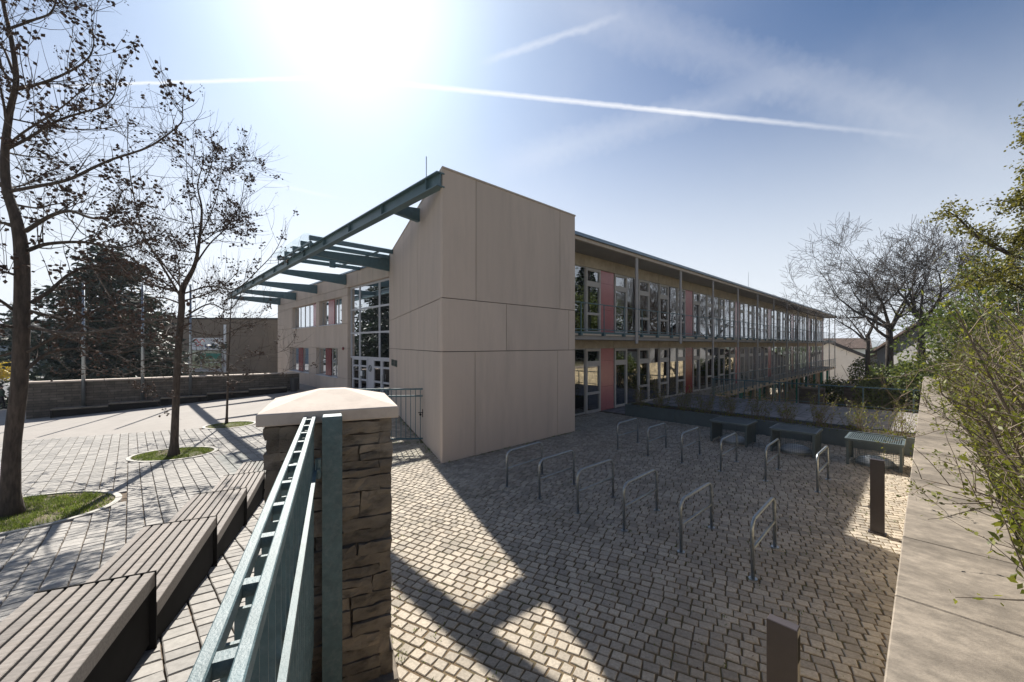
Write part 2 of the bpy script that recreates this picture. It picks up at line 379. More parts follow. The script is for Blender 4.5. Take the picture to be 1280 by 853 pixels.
quad('road', [(-85, 22, -1.0), (-40, 24, -.95), (-25.5, 29.5, -.70), (-27, 33, -.68), (-40, 44, -.6), (-62, 80, -.5), (-74, 80, -.5), (-52, 44, -.7)], 'road')
hb = MB(); n = 60
hv = []; 
for i in range(n+1):
    x = -1600+3400*i/n; y = 1500; hgt = 12+9*math.sin(i*.5)+5*math.sin(i*1.3+1)
    hv += [(x, y, -5), (x, y+120, hgt), (x, y+400, -5)]
hb.add(hv, [(3*i+k, 3*i+3+k, 3*i+4+k, 3*i+1+k) for i in range(n) for k in (0, 1)])
struct(hb.build('hills', 'hill', smooth=True))

# ---------------------------------------------------------------- school building (local axes: x along long facade, y away from it)
sch = thing('school_building', 'two-storey school with a blank beige concrete block, glazed entrance and long balcony facade', 'school', SW(0, 0), BANG)
HT = 6.97
fs, fw = .3395, .9407                                       # direction of the oblique wall in local axes
blk = MB().prism([(.03, .05), (5.07, .04), (5.07, 3.2), (4.6, 9.6), (fs*10.1+.05, fw*10.1), (.05, .07)], 0, HT-.02)
blk.build('wall', 'joint', sch)
pm = MB(); gp = .009
def panels_front(zs, cuts):
    for (z0, z1), c in zip(zs, cuts):
        for a, b in zip(c[:-1], c[1:]): pm.box(a+gp, b-gp, 0, .09, z0+gp, z1-gp)
rows = [(0, 2.64), (2.64, 3.92), (3.92, HT+gp)]
panels_front(rows, [[-gp, .98, 4.23, 5.1+gp], [-gp, 2.06, 4.78, 5.1+gp], [-gp, 1.01, 4.34, 5.1+gp]])
def fl(k, d=0.): return (fs*k+fw*d, fw*k-fs*d)            # point on oblique wall, d inwards
for (z0, z1), c in zip(rows, [[0.0, 3.12, 6.3, 10.1], [0.0, .5, 3.7, 6.9, 10.1], [0.0, 3.12, 6.2, 10.1]]):
    for i, (a, b) in enumerate(zip(c[:-1], c[1:])):
        a2 = a+(gp if i else .0)
        st = fl(a2) if i else (-.0, gp)
        pm.prism([st, fl(b-gp), fl(b-gp, .085), fl(max(a2, .1), .085)], z0+gp, z1-gp)
for z0, z1 in rows: pm.box(5.06, 5.1, .1, 1.9, z0+gp, z1-gp)
pm.build('wall_panel', 'panel', sch)
cpz = MB().prism([(-.02, -.02), (5.12, -.02), (5.12, 3.2), (4.6, 9.6), (fs*10.1-.02, fw*10.1)], HT+.001, HT+.045); cpz.build('coping', 'fascia', sch)

# entrance wing
SE = 3.45; TOP = 6.78
em = MB()
def span(w0, w1, z0, z1, openings):
    xs = [w0]+[c for o in openings for c in o]+[w1]
    for a, b in zip(xs[0::2], xs[1::2]):
        k = max(1, round((b-a)/1.85)); st = (b-a)/k
        for i in range(k): em.box(SE, SE+.34, a+i*st+gp, a+(i+1)*st-gp, z0+gp, z1-gp)
up = [(15.36, 19.11), (19.75, 24.95)]; lo = [(16.0, 19.7), (21.2, 25.7)]
span(14.5, 29.1, -.6, .9, []); span(14.5, 29.1, .9, 2.62, lo); span(14.5, 29.1, 2.62, 4.03, [])
span(14.5, 29.1, 4.03, 5.58, up); span(9.6, 29.1, 6.02, TOP+.01, []); span(14.5, 29.1, 5.58, 6.02, [])
em.box(SE+.34, 14, 28.76, 29.1, -.6, TOP)
em.build('wall_panel', 'panel', sch)
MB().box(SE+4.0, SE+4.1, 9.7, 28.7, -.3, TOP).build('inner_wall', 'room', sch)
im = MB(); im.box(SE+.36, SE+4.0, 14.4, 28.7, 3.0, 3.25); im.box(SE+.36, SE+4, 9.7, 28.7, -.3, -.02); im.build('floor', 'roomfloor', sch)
MB().box(SE-.06, 14.2, 9.3, 29.2, TOP+.012, TOP+.1).build('roof', 'roofmetal', sch)
def wing_window(w0, w1, z0, z1, cuts, redspan, redmat):
    m = MB(); x0, x1 = SE+.2, SE+.27; t = .055
    m.box(x0, x1, w0, w1, z0, z0+t); m.box(x0, x1, w0, w1, z1-t, z1)
    for c in [w0+t/2]+cuts+[w1-t/2]: m.box(x0+.002, x1-.002, c-t/2, c+t/2, z0+t, z1-t)
    f = m.build('window', 'frame', sch)
    MB().box(SE-.04, SE+.2, w0-.03, w1+.03, z0-.05, z0-.003).build('sill', 'frame_w', f)
    MB().box(SE+.23, SE+.238, w0+t, w1-t, z0+t, z1-t).build('pane', 'glass_e', f)
    if redspan: MB().box(SE+.15, SE+.198, redspan[0], redspan[1], z0+.02, z1-.02).build('panel', redmat, f)
wing_window(15.36, 19.11, 4.03, 5.58, [16.4, 16.9, 17.9, 18.5], (16.95, 17.9), 'pink')
wing_window(19.75, 24.95, 4.03, 5.58, [20.8, 21.7, 22.7, 23.7], (20.0, 20.75), 'pink')
wing_window(16.0, 19.7, .9, 2.62, [16.8, 17.4, 18.4], (17.5, 18.4), 'red')
wing_window(21.2, 25.7, .9, 2.62, [21.9, 23.0, 24.0], (23.05, 24.0), 'red')
# tall entrance glazing with doors
gz = MB(); x0, x1 = SE+.16, SE+.24
for z in (2.14, 3.45, 4.74, 5.97): gz.box(x0, x1, 9.6, 14.5, z-.045, z+.045)
for w in (9.66, 10.95, 13.3, 14.45): gz.box(x0+.004, x1-.004, w-.04, w+.04, 2.185, 5.93)
cw = gz.build('entrance_glazing', 'frame_w', sch)
MB().box(SE+.2, SE+.208, 9.66, 14.45, 2.18, 5.93).build('pane', 'glass_e', cw)
for a, b in ((9.75, 11.6), (12.35, 14.2)):
    d = MB(); mid = (a+b)/2
    for w in (a, mid-.06, mid+.06, b): d.box(x0, x1, w-.055, w+.055, -.02, 2.09)
    for z in (.06, .95, 1.68, 2.05): d.box(x0+.003, x1-.003, a+.05, b-.05, z-.045, z+.045)
    dd = d.build('door', 'frame_w', sch)
    MB().box(SE+.2, SE+.207, a+.05, b-.05, .05, 2.05).build('pane', 'glass', dd)
    MB().bar((SE+.11, mid-.14, .9), (SE+.11, mid-.14, 1.35), .03, .03).build('handle', 'galv', dd)
dp = MB().box(x0+.02, x1-.02, 11.68, 12.28, -.02, 2.09).build('door_pillar', 'frame_w', sch)
rg = MB(); ring = [(SE+.165, 11.98+.16*math.cos(t), 1.6+.16*math.sin(t)) for t in [i*math.pi/8 for i in range(17)]]
rg.tube(ring, .018, 5); rg.bar((SE+.168, 11.92, 1.5), (SE+.168, 12.04, 1.7), .02, .03); rg.build('emblem', 'letter', dp)
MB().box(x0+.03, x1-.03, 14.2, 14.5, 0, 2.09).build('side_light', 'glass', sch)
MB().box(SE+.13, SE+.158, 12.9, 13.1, 1.15, 1.42).build('notice', 'signw', sch)
# lettering on the oblique wall (two short dark words, too small to read in the photograph)
lm = MB(); kk = 9.05; ez = Vector((0, 0, 1)); 
for word in (4, 4):
    for c in range(word):
        def pt(a, z): q = fl(kk-a, -.018); return Vector((q[0], q[1], z))
        lm.bar(pt(.0, 1.9), pt(.0, 2.17), .03, .03); lm.bar(pt(.1, 1.9), pt(.1, 2.17), .025, .03)
        for z in ((1.915, 2.155), (1.915, 2.035), (2.035, 2.155), (1.915, 2.035, 2.155))[(c*3+word+(kk < 8.3)) % 4]: lm.bar(pt(.0, z), pt(.1, z), .03, .025)
        kk -= .17
    kk -= .26; lm.build('lettering', 'letter', sch); lm = MB()
MB().ell((SE-.06, 15.0, 2.6), .06, .06, .1).build('alarm_lamp', 'red', sch)

# frame of beams in front of the entrance
bm_ = MB()
def bz(w): return 6.86-.011*w
n = 12
for i in range(n):
    a, b = -.02+28.4*i/n, -.02+28.4*(i+1)/n
    za, zb = bz(a), bz(b)
    bm_.bar((-.06, a, za-.02), (-.06, b, zb-.02), .22, .03); bm_.bar((-.06, a, za-.33), (-.06, b, zb-.33), .22, .03)
    bm_.bar((-.06, a, za-.175), (-.06, b, zb-.175), .03, .29)
    bm_.box(-.16, .04, a+.5, a+.515, za-.32, za-.035)
bm_.build('edge_beam', 'steel_teal', sch)
def cant(w, s1, d):
    zt = bz(w)
    m = MB().oprism([(.03, zt-.05), (s1-.02, zt+.03), (s1-.02, zt-d), (.03, zt-.27)], (0, w-.07, 0), (1, 0, 0), (0, 0, 1), (0, 1, 0), .14)
    m.build('cantilever', 'steel_teal', sch)
for w in (9.45, 14.7, 19.5, 24.05, 28.25): cant(w, SE, .52)
cant(2.6, .92, .36)
for w in (8.3, 9.35, 10.45, 11.65, 12.8):
    s1 = min(fs/fw*w-.02, SE-.02)
    MB().box(-.42, s1, w-.05, w+.05, bz(w)+.02, bz(w)+.19).build('purlin', 'steel_teal', sch)
    MB().box(-.40, -.37, w-.02, w+.02, bz(w)-.3, bz(w)+.019).build('stub', 'steel_teal', sch)
MB().box(-.38, -.30, 8.35, 12.75, bz(10)-.05, bz(10)+.02).build('edge_rail', 'steel_teal', sch)
for w in (10.45, 11.65): MB().box(1.5, 1.75, w-.06, w+.06, bz(w)-.25, bz(w)+.018).build('spotlight', 'steel_teal', sch)
MB().box(2.3, 2.36, 8.3, 12.85, bz(10)+.0, bz(10)+.06).build('brace', 'steel_teal', sch)
MB().oprism([(8.15, bz(8.15)+.2), (13.0, bz(13.0)+.2), (13.0, bz(13.0)+.215), (8.15, bz(8.15)+.215)], (-.62, 0, 0), (0, 1, 0), (0, 0, 1), (1, 0, 0), 4.0).build('canopy_glass', 'glass_can', sch)
for s_, w_, z_, l_ in ((.55, 1.6, HT, 1.0), (2.9, 1.0, HT, .55), (34, 3, 6.6, 2.6)): MB().bar((s_, w_, z_-.1), (s_, w_, z_+l_), .02, .02).build('lightning_rod', 'galv', sch)
am = MB(); am.bar((38, 2.5, 6.5), (38, 2.5, 7.15), .03, .03); am.bar((37.3, 2.5, 7.1), (38.7, 2.5, 7.1), .03, .03)
for k in range(4): am.bar((37.4+k*.4, 2.3, 7.1), (37.4+k*.4, 2.7, 7.1), .02, .02)
am.build('antenna', 'galv', sch)

# long wing
FW = 1.62; S0 = 5.1; S1 = 61.0; BW = 1.06
MB().box(S0+.01, S1+.9, .42, 14.6, 6.42, 6.52).build('soffit', 'soffit', sch)
MB().box(S0+.01, S1+.95, .33, .42, 6.40, 6.52).build('fascia', 'fascia', sch)
rf = MB(); rf.box(S0+.012, S1+1.0, .24, 14.7, 6.523, 6.63); rf.build('roof', 'roofmetal', sch)
def lintels(z0, z1):
    m = MB(); s = S0+.1
    while s < S1-.1:
        e = min(s+4.25*(1 if s > 6 else 1.1), S1)
        m.add([(s+.01, FW-.05, z0), (e-.01, FW-.05, z0), (e-.01, FW+.25, z0), (s+.01, FW+.25, z0), (s+.05, FW-.05, z1), (e+.03, FW-.05, z1), (e+.03, FW+.25, z1), (s+.05, FW+.25, z1)],
              [(0,3,2,1),(4,5,6,7),(0,1,5,4),(1,2,6,5),(2,3,7,6),(3,0,4,7)]); s = e
    m.build('lintel', 'lintel', sch)
lintels(5.95, 6.415); lintels(2.66, 2.99)
MB().box(S0+.02, S1+.6, .5, 14, 2.995, 3.14).build('floor', 'soffit', sch)
MB().box(S0+.02, S1+.65, .44, FW-.1, 3.145, 3.26).build('balcony_floor', 'fascia', sch)
im = MB(); im.box(S0+.2, S1, FW+5, FW+5.1, -3.8, 6.4)
for s in range(9, 62, 8): im.box(s-.1, s+.1, FW+.3, FW+5, 0, 6.4)
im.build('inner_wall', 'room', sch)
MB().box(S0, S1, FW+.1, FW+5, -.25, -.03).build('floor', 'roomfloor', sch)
MB().box(S1-.25, S1, FW, 14, -4.3, 6.4).build('wall', 'panel', sch); MB().box(S0+.3, S1, 13.8, 14, -4.3, 6.4).build('wall', 'panel', sch)
CC = [(0, 3.28, 5.945), (1, .03, 2.655)]
def bay(s, kind, fl_):
    _, z0, z1 = CC[fl_]; y0, y1 = FW, FW+.07; h = z1-z0; t = .05; a, b = s+.012, s+BW-.012
    if kind == 'P':
        k = int(round((s-9)/BW)); red = (fl_ == 1 and k in (8, 32)) or (fl_ == 0 and k == 40)
        m = MB(); m.box(a+.02, b-.02, y0+.01, y1, z0, z0+h*.38); m.box(a+.02, b-.02, y0+.01, y1, z0+h*.38+.006, z0+h*.80); m.box(a+.02, b-.02, y0+.01, y1, z0+h*.80+.006, z1)
        m.build('facade_panel', 'red' if red else 'pink', sch); return
    m = MB()
    if kind == 'F':
        m.box(a, a+.035, y0, y1, z0, z1); m.box(b-.035, b, y0, y1, z0, z1); m.box(a+.035, b-.035, y0+.002, y1, z0, z0+.06); m.box(a+.035, b-.035, y0+.002, y1, z1-.03, z1)
        f = m.build('fixed_window', 'frame', sch); MB().box(a+.03, b-.03, y0+.03, y0+.036, z0+.05, z1-.02).build('pane', 'glass', f)
    else:
        w_ = .10
        m.box(a, a+w_, y0-.02, y1, z0, z1); m.box(b-w_, b, y0-.02, y1, z0, z1)
        zs = [z0+.04, z0+h*.30, z0+h*.76, z1-.06] if kind == 'W' else [z0+.06, z0+h*.76, z1-.06]
        for i, z in enumerate(zs):
            hh = .055 if i in (0, len(zs)-1) else (.05 if (kind == 'W' and i == 1) else .11)
            m.box(a+w_, b-w_, y0-.018, y1-.002, z-hh, z+hh)
        f = m.build('window' if kind == 'W' else 'balcony_door', 'frame', sch)
        MB().box(a+w_*.7, b-w_*.7, y0+.03, y0+.036, z0+.03, z1-.03).build('pane', 'glass', f)
        if kind == 'D': MB().bar((b-.08, y0-.05, z0+1.0), (b-.08, y0-.05, z0+1.14), .02, .02).build('handle', 'galv', f)
PAT = 'PDFWFWFW'
for k in range(-3, 49):
    for fl_ in (0, 1): bay(9.0+k*BW, PAT[k % 8], fl_)
cu = MB()
for k in (-2, 3, 6, 11, 14, 20, 23, 29):
    for fl_ in (0, 1):
        _, z0, z1 = CC[fl_]; s = 9+k*BW
        if (k+fl_) % 3: continue
        n = 7
        cu.add([(s+.1+.8*i/n, FW+.25+.05*(i % 2), z) for i in range(n+1) for z in (z0+.1, z1)], [(2*i, 2*i+2, 2*i+3, 2*i+1) for i in range(n)])
cu.build('curtain', 'curtain', sch)
random.seed(17)
for k in range(-2, 49):
    for fl_ in (0, 1):
        if PAT[k % 8] in 'FW' and random.random() < .3:
            _, z0, z1 = CC[fl_]; dr = random.choice((.25, .35, .5, .8)); s = 9+k*BW
            bl_ = MB(); z = z1-.06
            while z > z1-(z1-z0)*dr: bl_.box(s+.1, s+BW-.1, FW+.14, FW+.165, z-.035, z-.012); z -= .04
            bl_.build('blind', 'curtain', sch)
tb = MB()
for k in range(24):
    s, w_, z = random.uniform(6, 60), random.uniform(FW+1.0, FW+4), random.choice((-.03, 3.14))
    tb.box(s, s+1.3, w_, w_+.6, z+.70, z+.74)
    for a_ in (.03, 1.22):
        for b_ in (.03, .52): tb.box(s+a_, s+a_+.05, w_+b_, w_+b_+.05, z, z+.698)
tb.build('classroom_tables', 'fascia', sch)
# basement under the gallery
bs = MB(); bs.box(18, S1, FW+.6, FW+.8, -4.3, -2.0); s = 18.0
while s < S1: bs.box(s, s+.5, FW+.6, FW+.78, -2.0, -.3); s += 2.12
bs.build('basement_wall', 'lintel', sch)
MB().box(18, S1, FW+.7, FW+.71, -2.0, -.3).build('basement_glazing', 'glass', sch)
s = 20.5
while s < S1: MB().tube([(s, .9, -4.3), (s, .9, -.3)], .12, 10).build('basement_pillar', 'signg', sch); s += 4.25
MB().box(17.9, S1+.6, .42, FW+.09, -.30, -.004).build('gallery_floor', 'lintel', sch)
for i in range(13):
    s = 9.76+4.25*i; zb = (2.86 if i < 2 else 0.0); zb = zb if s < 18.1 else -4.0
    m = MB().tube([(s, .40, zb), (s, .40, 6.4)], .05, 10)
    if i < 2: m.tube([(s+.17, .44, zb), (s+.17, .44, 6.4)], .035, 8)
    m.build('column', 'col', sch)
def railing(s0, s1, z, off):
    m = MB(); s = s0
    m.bar((s0, .38, z+1.02), (s1, .38, z+1.02), .045, .03); m.bar((s0, .38, z+.10), (s1, .38, z+.10), .03, .03); m.bar((s0, .45, z-.02), (s1, .45, z-.02), .03, .07)
    m.build('railing', 'rail', sch)
    s = s0+off
    while s < s1: p = MB(); p.bar((s, .36, z-.1), (s, .36, z+1.03), .05, .014, (0, 1, 0)); p.box(s-.05, s+.05, .32, .44, z-.13, z-.03); p.build('railing_post', 'rail', sch); s += 1.4167
railing(S0+.02, S1+.6, 3.26, .8); railing(18.0, S1+.6, 0.0, .4)
for z_, rr_ in ((0, .008), (3.26, .006)):
    wr = MB(); s = 18.1
    while s < S1: wr.bar((s, .38, z_+.1), (s, .38, z_+1.0), rr_, rr_); s += .1417*2
    wr.build('railing_infill', 'rail', sch)

# ---------------------------------------------------------------- bicycle racks
def rack():
    t = thing('bicycle_rack', '', 'bike rack', SW(0, 0), BANG)
    r = .12; h = .70; L = 1.05; pts = [(0, 0, 0), (0, 0, h-r)]
    pts += [(r-r*math.cos(a), 0, h-r+r*math.sin(a)) for a in [math.pi/12*i for i in range(1, 7)]]
    pts += [(L-r+r*math.sin(a), 0, h-r+r*math.cos(a)) for a in [math.pi/12*i for i in range(0, 7)]]+[(L, 0, 0)]
    MB().tube(pts, .0215, 10).build('hoop', 'galv', t, True); MB().tube([(.02, 0, .36), (L-.02, 0, .36)], .017, 8).build('crossbar', 'galv', t, True)
    MB().tube([(0, 0, -.02), (0, 0, .012)], .05, 12).build('base_plate', 'galv', t); MB().tube([(L, 0, -.02), (L, 0, .012)], .05, 12).build('base_plate', 'galv', t)
    return t
ordn = ['nearest the blank beige wall', 'second from the blank beige wall', 'third from the blank beige wall', 'third from the concrete ledge', 'second from the concrete ledge', 'nearest the concrete ledge']
r0 = rack(); first = True
for row, s in ((0, .06), (1, 4.12)):
    for i in range(6):
        o = r0 if first else dup(r0); first = False
        o.location = SW(s, -2.17-.86*i); o.rotation_euler = (random.uniform(-.02, .02), random.uniform(-.012, .012), BANG+random.uniform(-.035, .035))
        o['label'] = 'galvanised bike hoop in the %s row, %s' % (('front', 'back')[row], ordn[i]); o['group'] = 'bicycle racks on the cobbled court'

# ---------------------------------------------------------------- mesh cages with skylights, planter, bollards
cl = ['steel mesh cage before the planter, farthest from the concrete ledge', 'middle steel mesh cage of three before the planter', 'steel mesh cage with sunlit ribbed top beside the concrete ledge']
def cage():
    t = thing('mesh_cage', cl[0], 'cage', (0, 0, 0), BANG, 'mesh cages over the skylights')
    D, L, h = .85, .95, .6; m = MB()
    for x in (.0, D-.05):
        for y in (0, L-.05): MB().box(x, x+.05, y, y+.05, 0, h-.03).build('leg', 'cage', t)
    m.box(-.03, .03, -.03, L+.03, h-.03, h+.02); m.box(D-.03, D+.03, -.03, L+.03, h-.03, h+.02); m.box(.03, D-.03, -.03, .02, h-.03, h+.02); m.box(.03, D-.03, L-.02, L+.03, h-.03, h+.02)
    m.build('frame', 'cage', t)
    g = MB(); y = .04
    while y < L-.03: g.box(.03, D-.03, y, y+.018, h-.012, h+.014); y += .036
    g.build('lid', 'cage', t)
    for y in (.01, L-.02):
        x = .06; e = MB()
        while x < D-.06: e.box(x, x+.022, y, y+.01, .05, h-.04); x += .03
        e.build('end_mesh', 'cage', t)
    f = MB()
    for x in (.012, D-.022):
        y = .06
        while y < L-.06: f.box(x, x+.004, y, y+.004, .05, h-.04); y += .04
        z = .05
        while z < h-.04: f.box(x+.0045, x+.008, .05, L-.05, z, z+.004); z += .04
    f.build('side_mesh', 'cage', t)
    return t
def skyl():
    t = thing('skylight_dome', '', 'skylight', (0, 0, 0), BANG, 'skylight domes inside the cages')
    MB().tube([(0, 0, -.02), (0, 0, .06)], .36, 28).build('kerb', 'galv', t); MB().dome((0, 0, .06), .34, .34, .14, 28, 7).build('dome', 'dome', t, True)
    return t
c0 = cage(); d0 = skyl()
for i, (w, nm) in enumerate(((-4.5, 'farthest'), (-6.0, 'middle'), (-7.54, 'sunlit'))):
    o = c0 if i == 0 else dup(c0); o.location = SW(6.85, w); o['label'] = cl[i]
    d = d0 if i == 0 else dup(d0); d.location = SW(7.28, w+.47)
    d['label'] = ['milky dome inside the cage farthest from the ledge', 'milky dome inside the middle mesh cage', 'milky dome inside the sunlit cage beside the ledge'][i]
pt_ = thing('planter', 'long low blue-grey steel planter bed with twiggy shrubs behind the cages', 'planter', SW(8.9, 0), BANG)
m = MB(); w = .42
ws = [.42, -1.6, -3.6, -5.6, -7.72]
for a, b in zip(ws[:-1], ws[1:]): m.box(0, .03, b+.006, a-.006, -.02, .44)
m.box(.03, 1.0, .39, .42, -.02, .44); m.box(.97, 1.0, -7.72, .39, -.02, .44); m.box(-.012, .05, -7.72, .42, .441, .455); m.build('side_panel', 'planter', pt_)
MB().box(.03, .97, -7.72, .39, 0, .40).build('soil', 'soil', pt_)
def bollard(s, w, label):
    t = thing('bollard', label, 'bollard', SW(s, w), BANG, 'dark bollards along the ledge')
    MB().bbox(-.035, .035, -.08, .08, 0, 1.1, .004).build('body', 'bollard', t); MB().box(-.06, .06, -.1, .1, -.01, .025).build('foot', 'bollard', t)
    MB().box(-.03, .03, -.0815, -.0805, .9, 1.05).build('lamp_slot', 'dark', t)
bollard(2.69, -7.40, 'flat dark bollard standing at the sun patch beside the concrete ledge'); bollard(-2.42, -7.30, 'flat dark bollard in the near corner with its foot out of view')
# terrace railing
rl = thing('metal_railing', 'blue-teal metal railing across the far end of the paved terrace', 'railing', SW(17.8, 0), BANG)
MB().bar((0, .3, .95), (0, -7.7, .95), .04, .05).build('top_rail', 'rail', rl); MB().bar((0, .3, .12), (0, -7.7, .12), .03, .03).build('bottom_rail', 'rail', rl)
for k in range(6): MB().box(-.02, .02, .2-1.55*k, .25-1.55*k, 0, .94).build('post', 'rail', rl)
m = MB(); y = .1
while y > -3.2: m.bar((0, y, .13), (0, y, .93), .012, .012); y -= .14
m.build('infill', 'rail', rl)

# ---------------------------------------------------------------- ledge wall on the right
lw = thing('retaining_wall', 'long stone retaining wall with a broad sunlit concrete coping on the right', 'wall', SW(0, -7.76), BANG)
MB().box(-14, 62, -.62, -.03, -4.4, .97).build('stone_face', 'wallface', lw)
js = [-14, -11, -8.2, -5.6, -3.4, -1.56, -.36, 1.85, 3.68, 5.4]+[7.4+2*i for i in range(13)]
cm = MB(); sl = 0.0
for a, b in zip(js[:-1], js[1:]): cm.bbox(a+.005, b-.005, -.70, 0, .972, 1.1, .008)
cm.build('coping', 'conc', lw)
def stub(): pass
# sunken garden walls
def lowwall(label, s0, s1, w0, w1, z0, z1, m='stone_', cap='conc'):
    t = thing('garden_wall', label, 'wall', SW((s0+s1)/2, (w0+w1)/2, z0), BANG); a, b = (s1-s0)/2, (w1-w0)/2
    MB().box(-a, a, -b, b, -.3, z1-z0).build('body', 'stonewall', t); MB().bbox(-a-.06, a+.06, -b-.06, b+.06, z1-z0+.002, z1-z0+.12).build('coping', cap, t)
lowwall('low stone garden wall with pale coping beyond the terrace railing', 39.5, 40, -7.7, -2.9, -3.6, -.75)
lowwall('small stone wall stub in the sunken garden near the building', 36, 36.5, -2.0, -.3, -3.5, -.9)

# ---------------------------------------------------------------- fence, pillar, gate
FA = math.atan2(F[1], F[0])
o_ = Vector((-.46, .65, 0))           # fence line origin at camera end; local x along F, y to the left of it
fn = thing('metal_fence', 'teal steel fence with double top rail running up to the stone pillar', 'fence', (-.46, .65, 0), FA)
L0, L1 = -1.2, 2.63
for y in (.0485, -.0105): MB().bbox(L0, L1, y-.013, y+.013, 2.225, 2.262, .003).build('top_rail', 'steel_fence', fn)
x = L0+.05; k = 0
while x < L1-.03:
    MB().box(x-.005, x+.005, -.014, .052, .9-.13*x, 2.20).build('picket', 'steel_fence', fn)
    if k % 2 == 0: MB().box(x-.014, x+.014, .003, .035, 2.228, 2.258).build('spacer', 'steel_fence', fn)
    k += 1; x += .121
MB().box(L0, L1, -.037, -.0145, 1.872, 1.90).build('lower_rail', 'steel_fence', fn); MB().box(L0, L1, .0525, .07, 1.1, 1.14).build('bottom_rail', 'steel_fence', fn)
MB().bbox(2.42, 2.555, -.205, -.07, .0, 2.275, .006).build('post', 'steel_fence', fn)
m = MB(); m.tube([(2.5, -.05, 1.9), (2.36, -.05, 1.9)], .014, 8); m.tube([(2.41, -.045, 1.84), (2.41, -.045, 1.98)], .02, 8); m.build('hinge', 'steel_fence', fn)
# retaining edge below fence
rt = thing('kerb_wall', 'low concrete kerb wall under the teal fence', 'wall', (0, 0, 0)); rm = MB(); ys = np.linspace(-2, 3.6, 9)
for a, b in zip(ys[:-1], ys[1:]):
    za, zb = h1(Lx(a), a), h1(Lx(b), b)
    rm.add([(Lx(a)-.06, a, -.1), (Lx(a)+.08, a, -.1), (Lx(b)+.08, b, -.1), (Lx(b)-.06, b, -.1), (Lx(a)-.06, a, za+.02), (Lx(a)+.08, a, za+.02), (Lx(b)+.08, b, zb+.02), (Lx(b)-.06, b, zb+.02)], [(0,3,2,1),(4,5,6,7),(0,1,5,4),(1,2,6,5),(2,3,7,6),(3,0,4,7)])
rm.build('body', 'conc', rt)
# pillar: local x along G (right), y along F (away)
GA = math.atan2(G[1], G[0])
pc = Vector((-.955, 3.27, 0))          # front right corner of cap
pc.x += .025; pil = thing('stone_pillar', 'rough stone gate pillar with a pale hipped sandstone cap', 'pillar', (pc.x-G[0]*.50+F[0]*.5, pc.y-G[1]*.50+F[1]*.5, 0), GA); pil.scale = (.925, 1, 1)
a, b = .54, .5
capm = MB(); e = .008
ringz = [(1.0-.012, 2.205), (1.0, 2.213), (1.0, 2.29), (1-.014, 2.298)]
vs = []
for k, z in ringz: vs += [(-a*k, -b*k, z), (a*k, -b*k, z), (a*k, b*k, z), (-a*k, b*k, z)]
vs += [(-.11, -.06, 2.415), (.11, -.06, 2.415), (.11, .06, 2.415), (-.11, .06, 2.415)]
fc = [(3, 2, 1, 0), (16, 17, 18, 19)]
for k in range(4):
    for i in range(4): fc.append((k*4+i, k*4+(i+1) % 4, k*4+4+(i+1) % 4, k*4+4+i))
capm.add(vs, fc).build('cap', 'capst', pil)
core = MB().box(-.452, .452, -.416, .416, .06, 2.19); core.build('mortar_core', 'mortar', pil)
stn = MB()
def rough_block(x0, x1, y0, y1, z0, z1, axis):
    nx = max(2, int((x1-x0)/.05)); nz = max(2, int((z1-z0)/.045)); ny = max(2, int((y1-y0)/.05))
    d = random.uniform(-.010, .024)
    if axis == 'y0': y0 -= d
    elif axis == 'x1': x1 += d
    elif axis == 'x0': x0 -= d
    elif axis == 'y1': y1 += d
    vid = {}; vs = []; fs = []
    sd = random.uniform(0, 100)
    from mathutils import noise as nz_
    def vert(i, j, k):
        key = (i, j, k)
        if key in vid: return vid[key]
        p = Vector((x0+(x1-x0)*i/nx, y0+(y1-y0)*j/ny, z0+(z1-z0)*k/nz))
        q = p*9+Vector((sd, sd, 0)); nv = nz_.noise_vector(q)*.013+nz_.noise_vector(q*3.3)*.011
        ext = (i in (0, nx))+(j in (0, ny))+(k in (0, nz))
        c = Vector(((x0+x1)/2, (y0+y1)/2, (z0+z1)/2))
        if ext >= 2: p = p+(c-p).normalized()*.003*(ext-1)
        vid[key] = len(vs); vs.append(p+nv); return vid[key]
    for i in range(nx):
        for j in range(ny):
            fs.append((vert(i,j,0), vert(i,j+1,0), vert(i+1,j+1,0), vert(i+1,j,0))); fs.append((vert(i,j,nz), vert(i+1,j,nz), vert(i+1,j+1,nz), vert(i,j+1,nz)))
    for i in range(nx):
        for k in range(nz):
            fs.append((vert(i,0,k), vert(i+1,0,k), vert(i+1,0,k+1), vert(i,0,k+1))); fs.append((vert(i,ny,k), vert(i,ny,k+1), vert(i+1,ny,k+1), vert(i+1,ny,k)))
    for j in range(ny):
        for k in range(nz):
            fs.append((vert(0,j,k), vert(0,j,k+1), vert(0,j+1,k+1), vert(0,j+1,k))); fs.append((vert(nx,j,k), vert(nx,j+1,k), vert(nx,j+1,k+1), vert(nx,j,k+1)))
    stn.add(vs, fs)
def fill(x0, x1, z0, z1, axis):
    # split a course into blocks; sometimes two thin stones
    x = x0
    while x < x1-.02:
        L = random.uniform(.28, .85); e_ = x+L
        if x1-e_ < .15: e_ = x1
        parts = [(z0, z1)] if (z1-z0 < .11 or random.random() < .4) else [(z0, z0+(z1-z0)*.48), (z0+(z1-z0)*.5, z1)]
        for q0, q1 in parts:
            if axis == 'y0': rough_block(x+.002, e_-.002, -.45, -.33, q0+.002, q1-.002, 'y0')
            elif axis == 'x1': rough_block(.38, .48, x+.002, e_-.002, q0+.002, q1-.002, 'x1')
            elif axis == 'x0': rough_block(-.48, -.38, x+.002, e_-.002, q0+.002, q1-.002, 'x0')
            else: rough_block(x+.002, e_-.002, .33, .45, q0+.002, q1-.002, 'y1')
        x = e_
z = .08; 
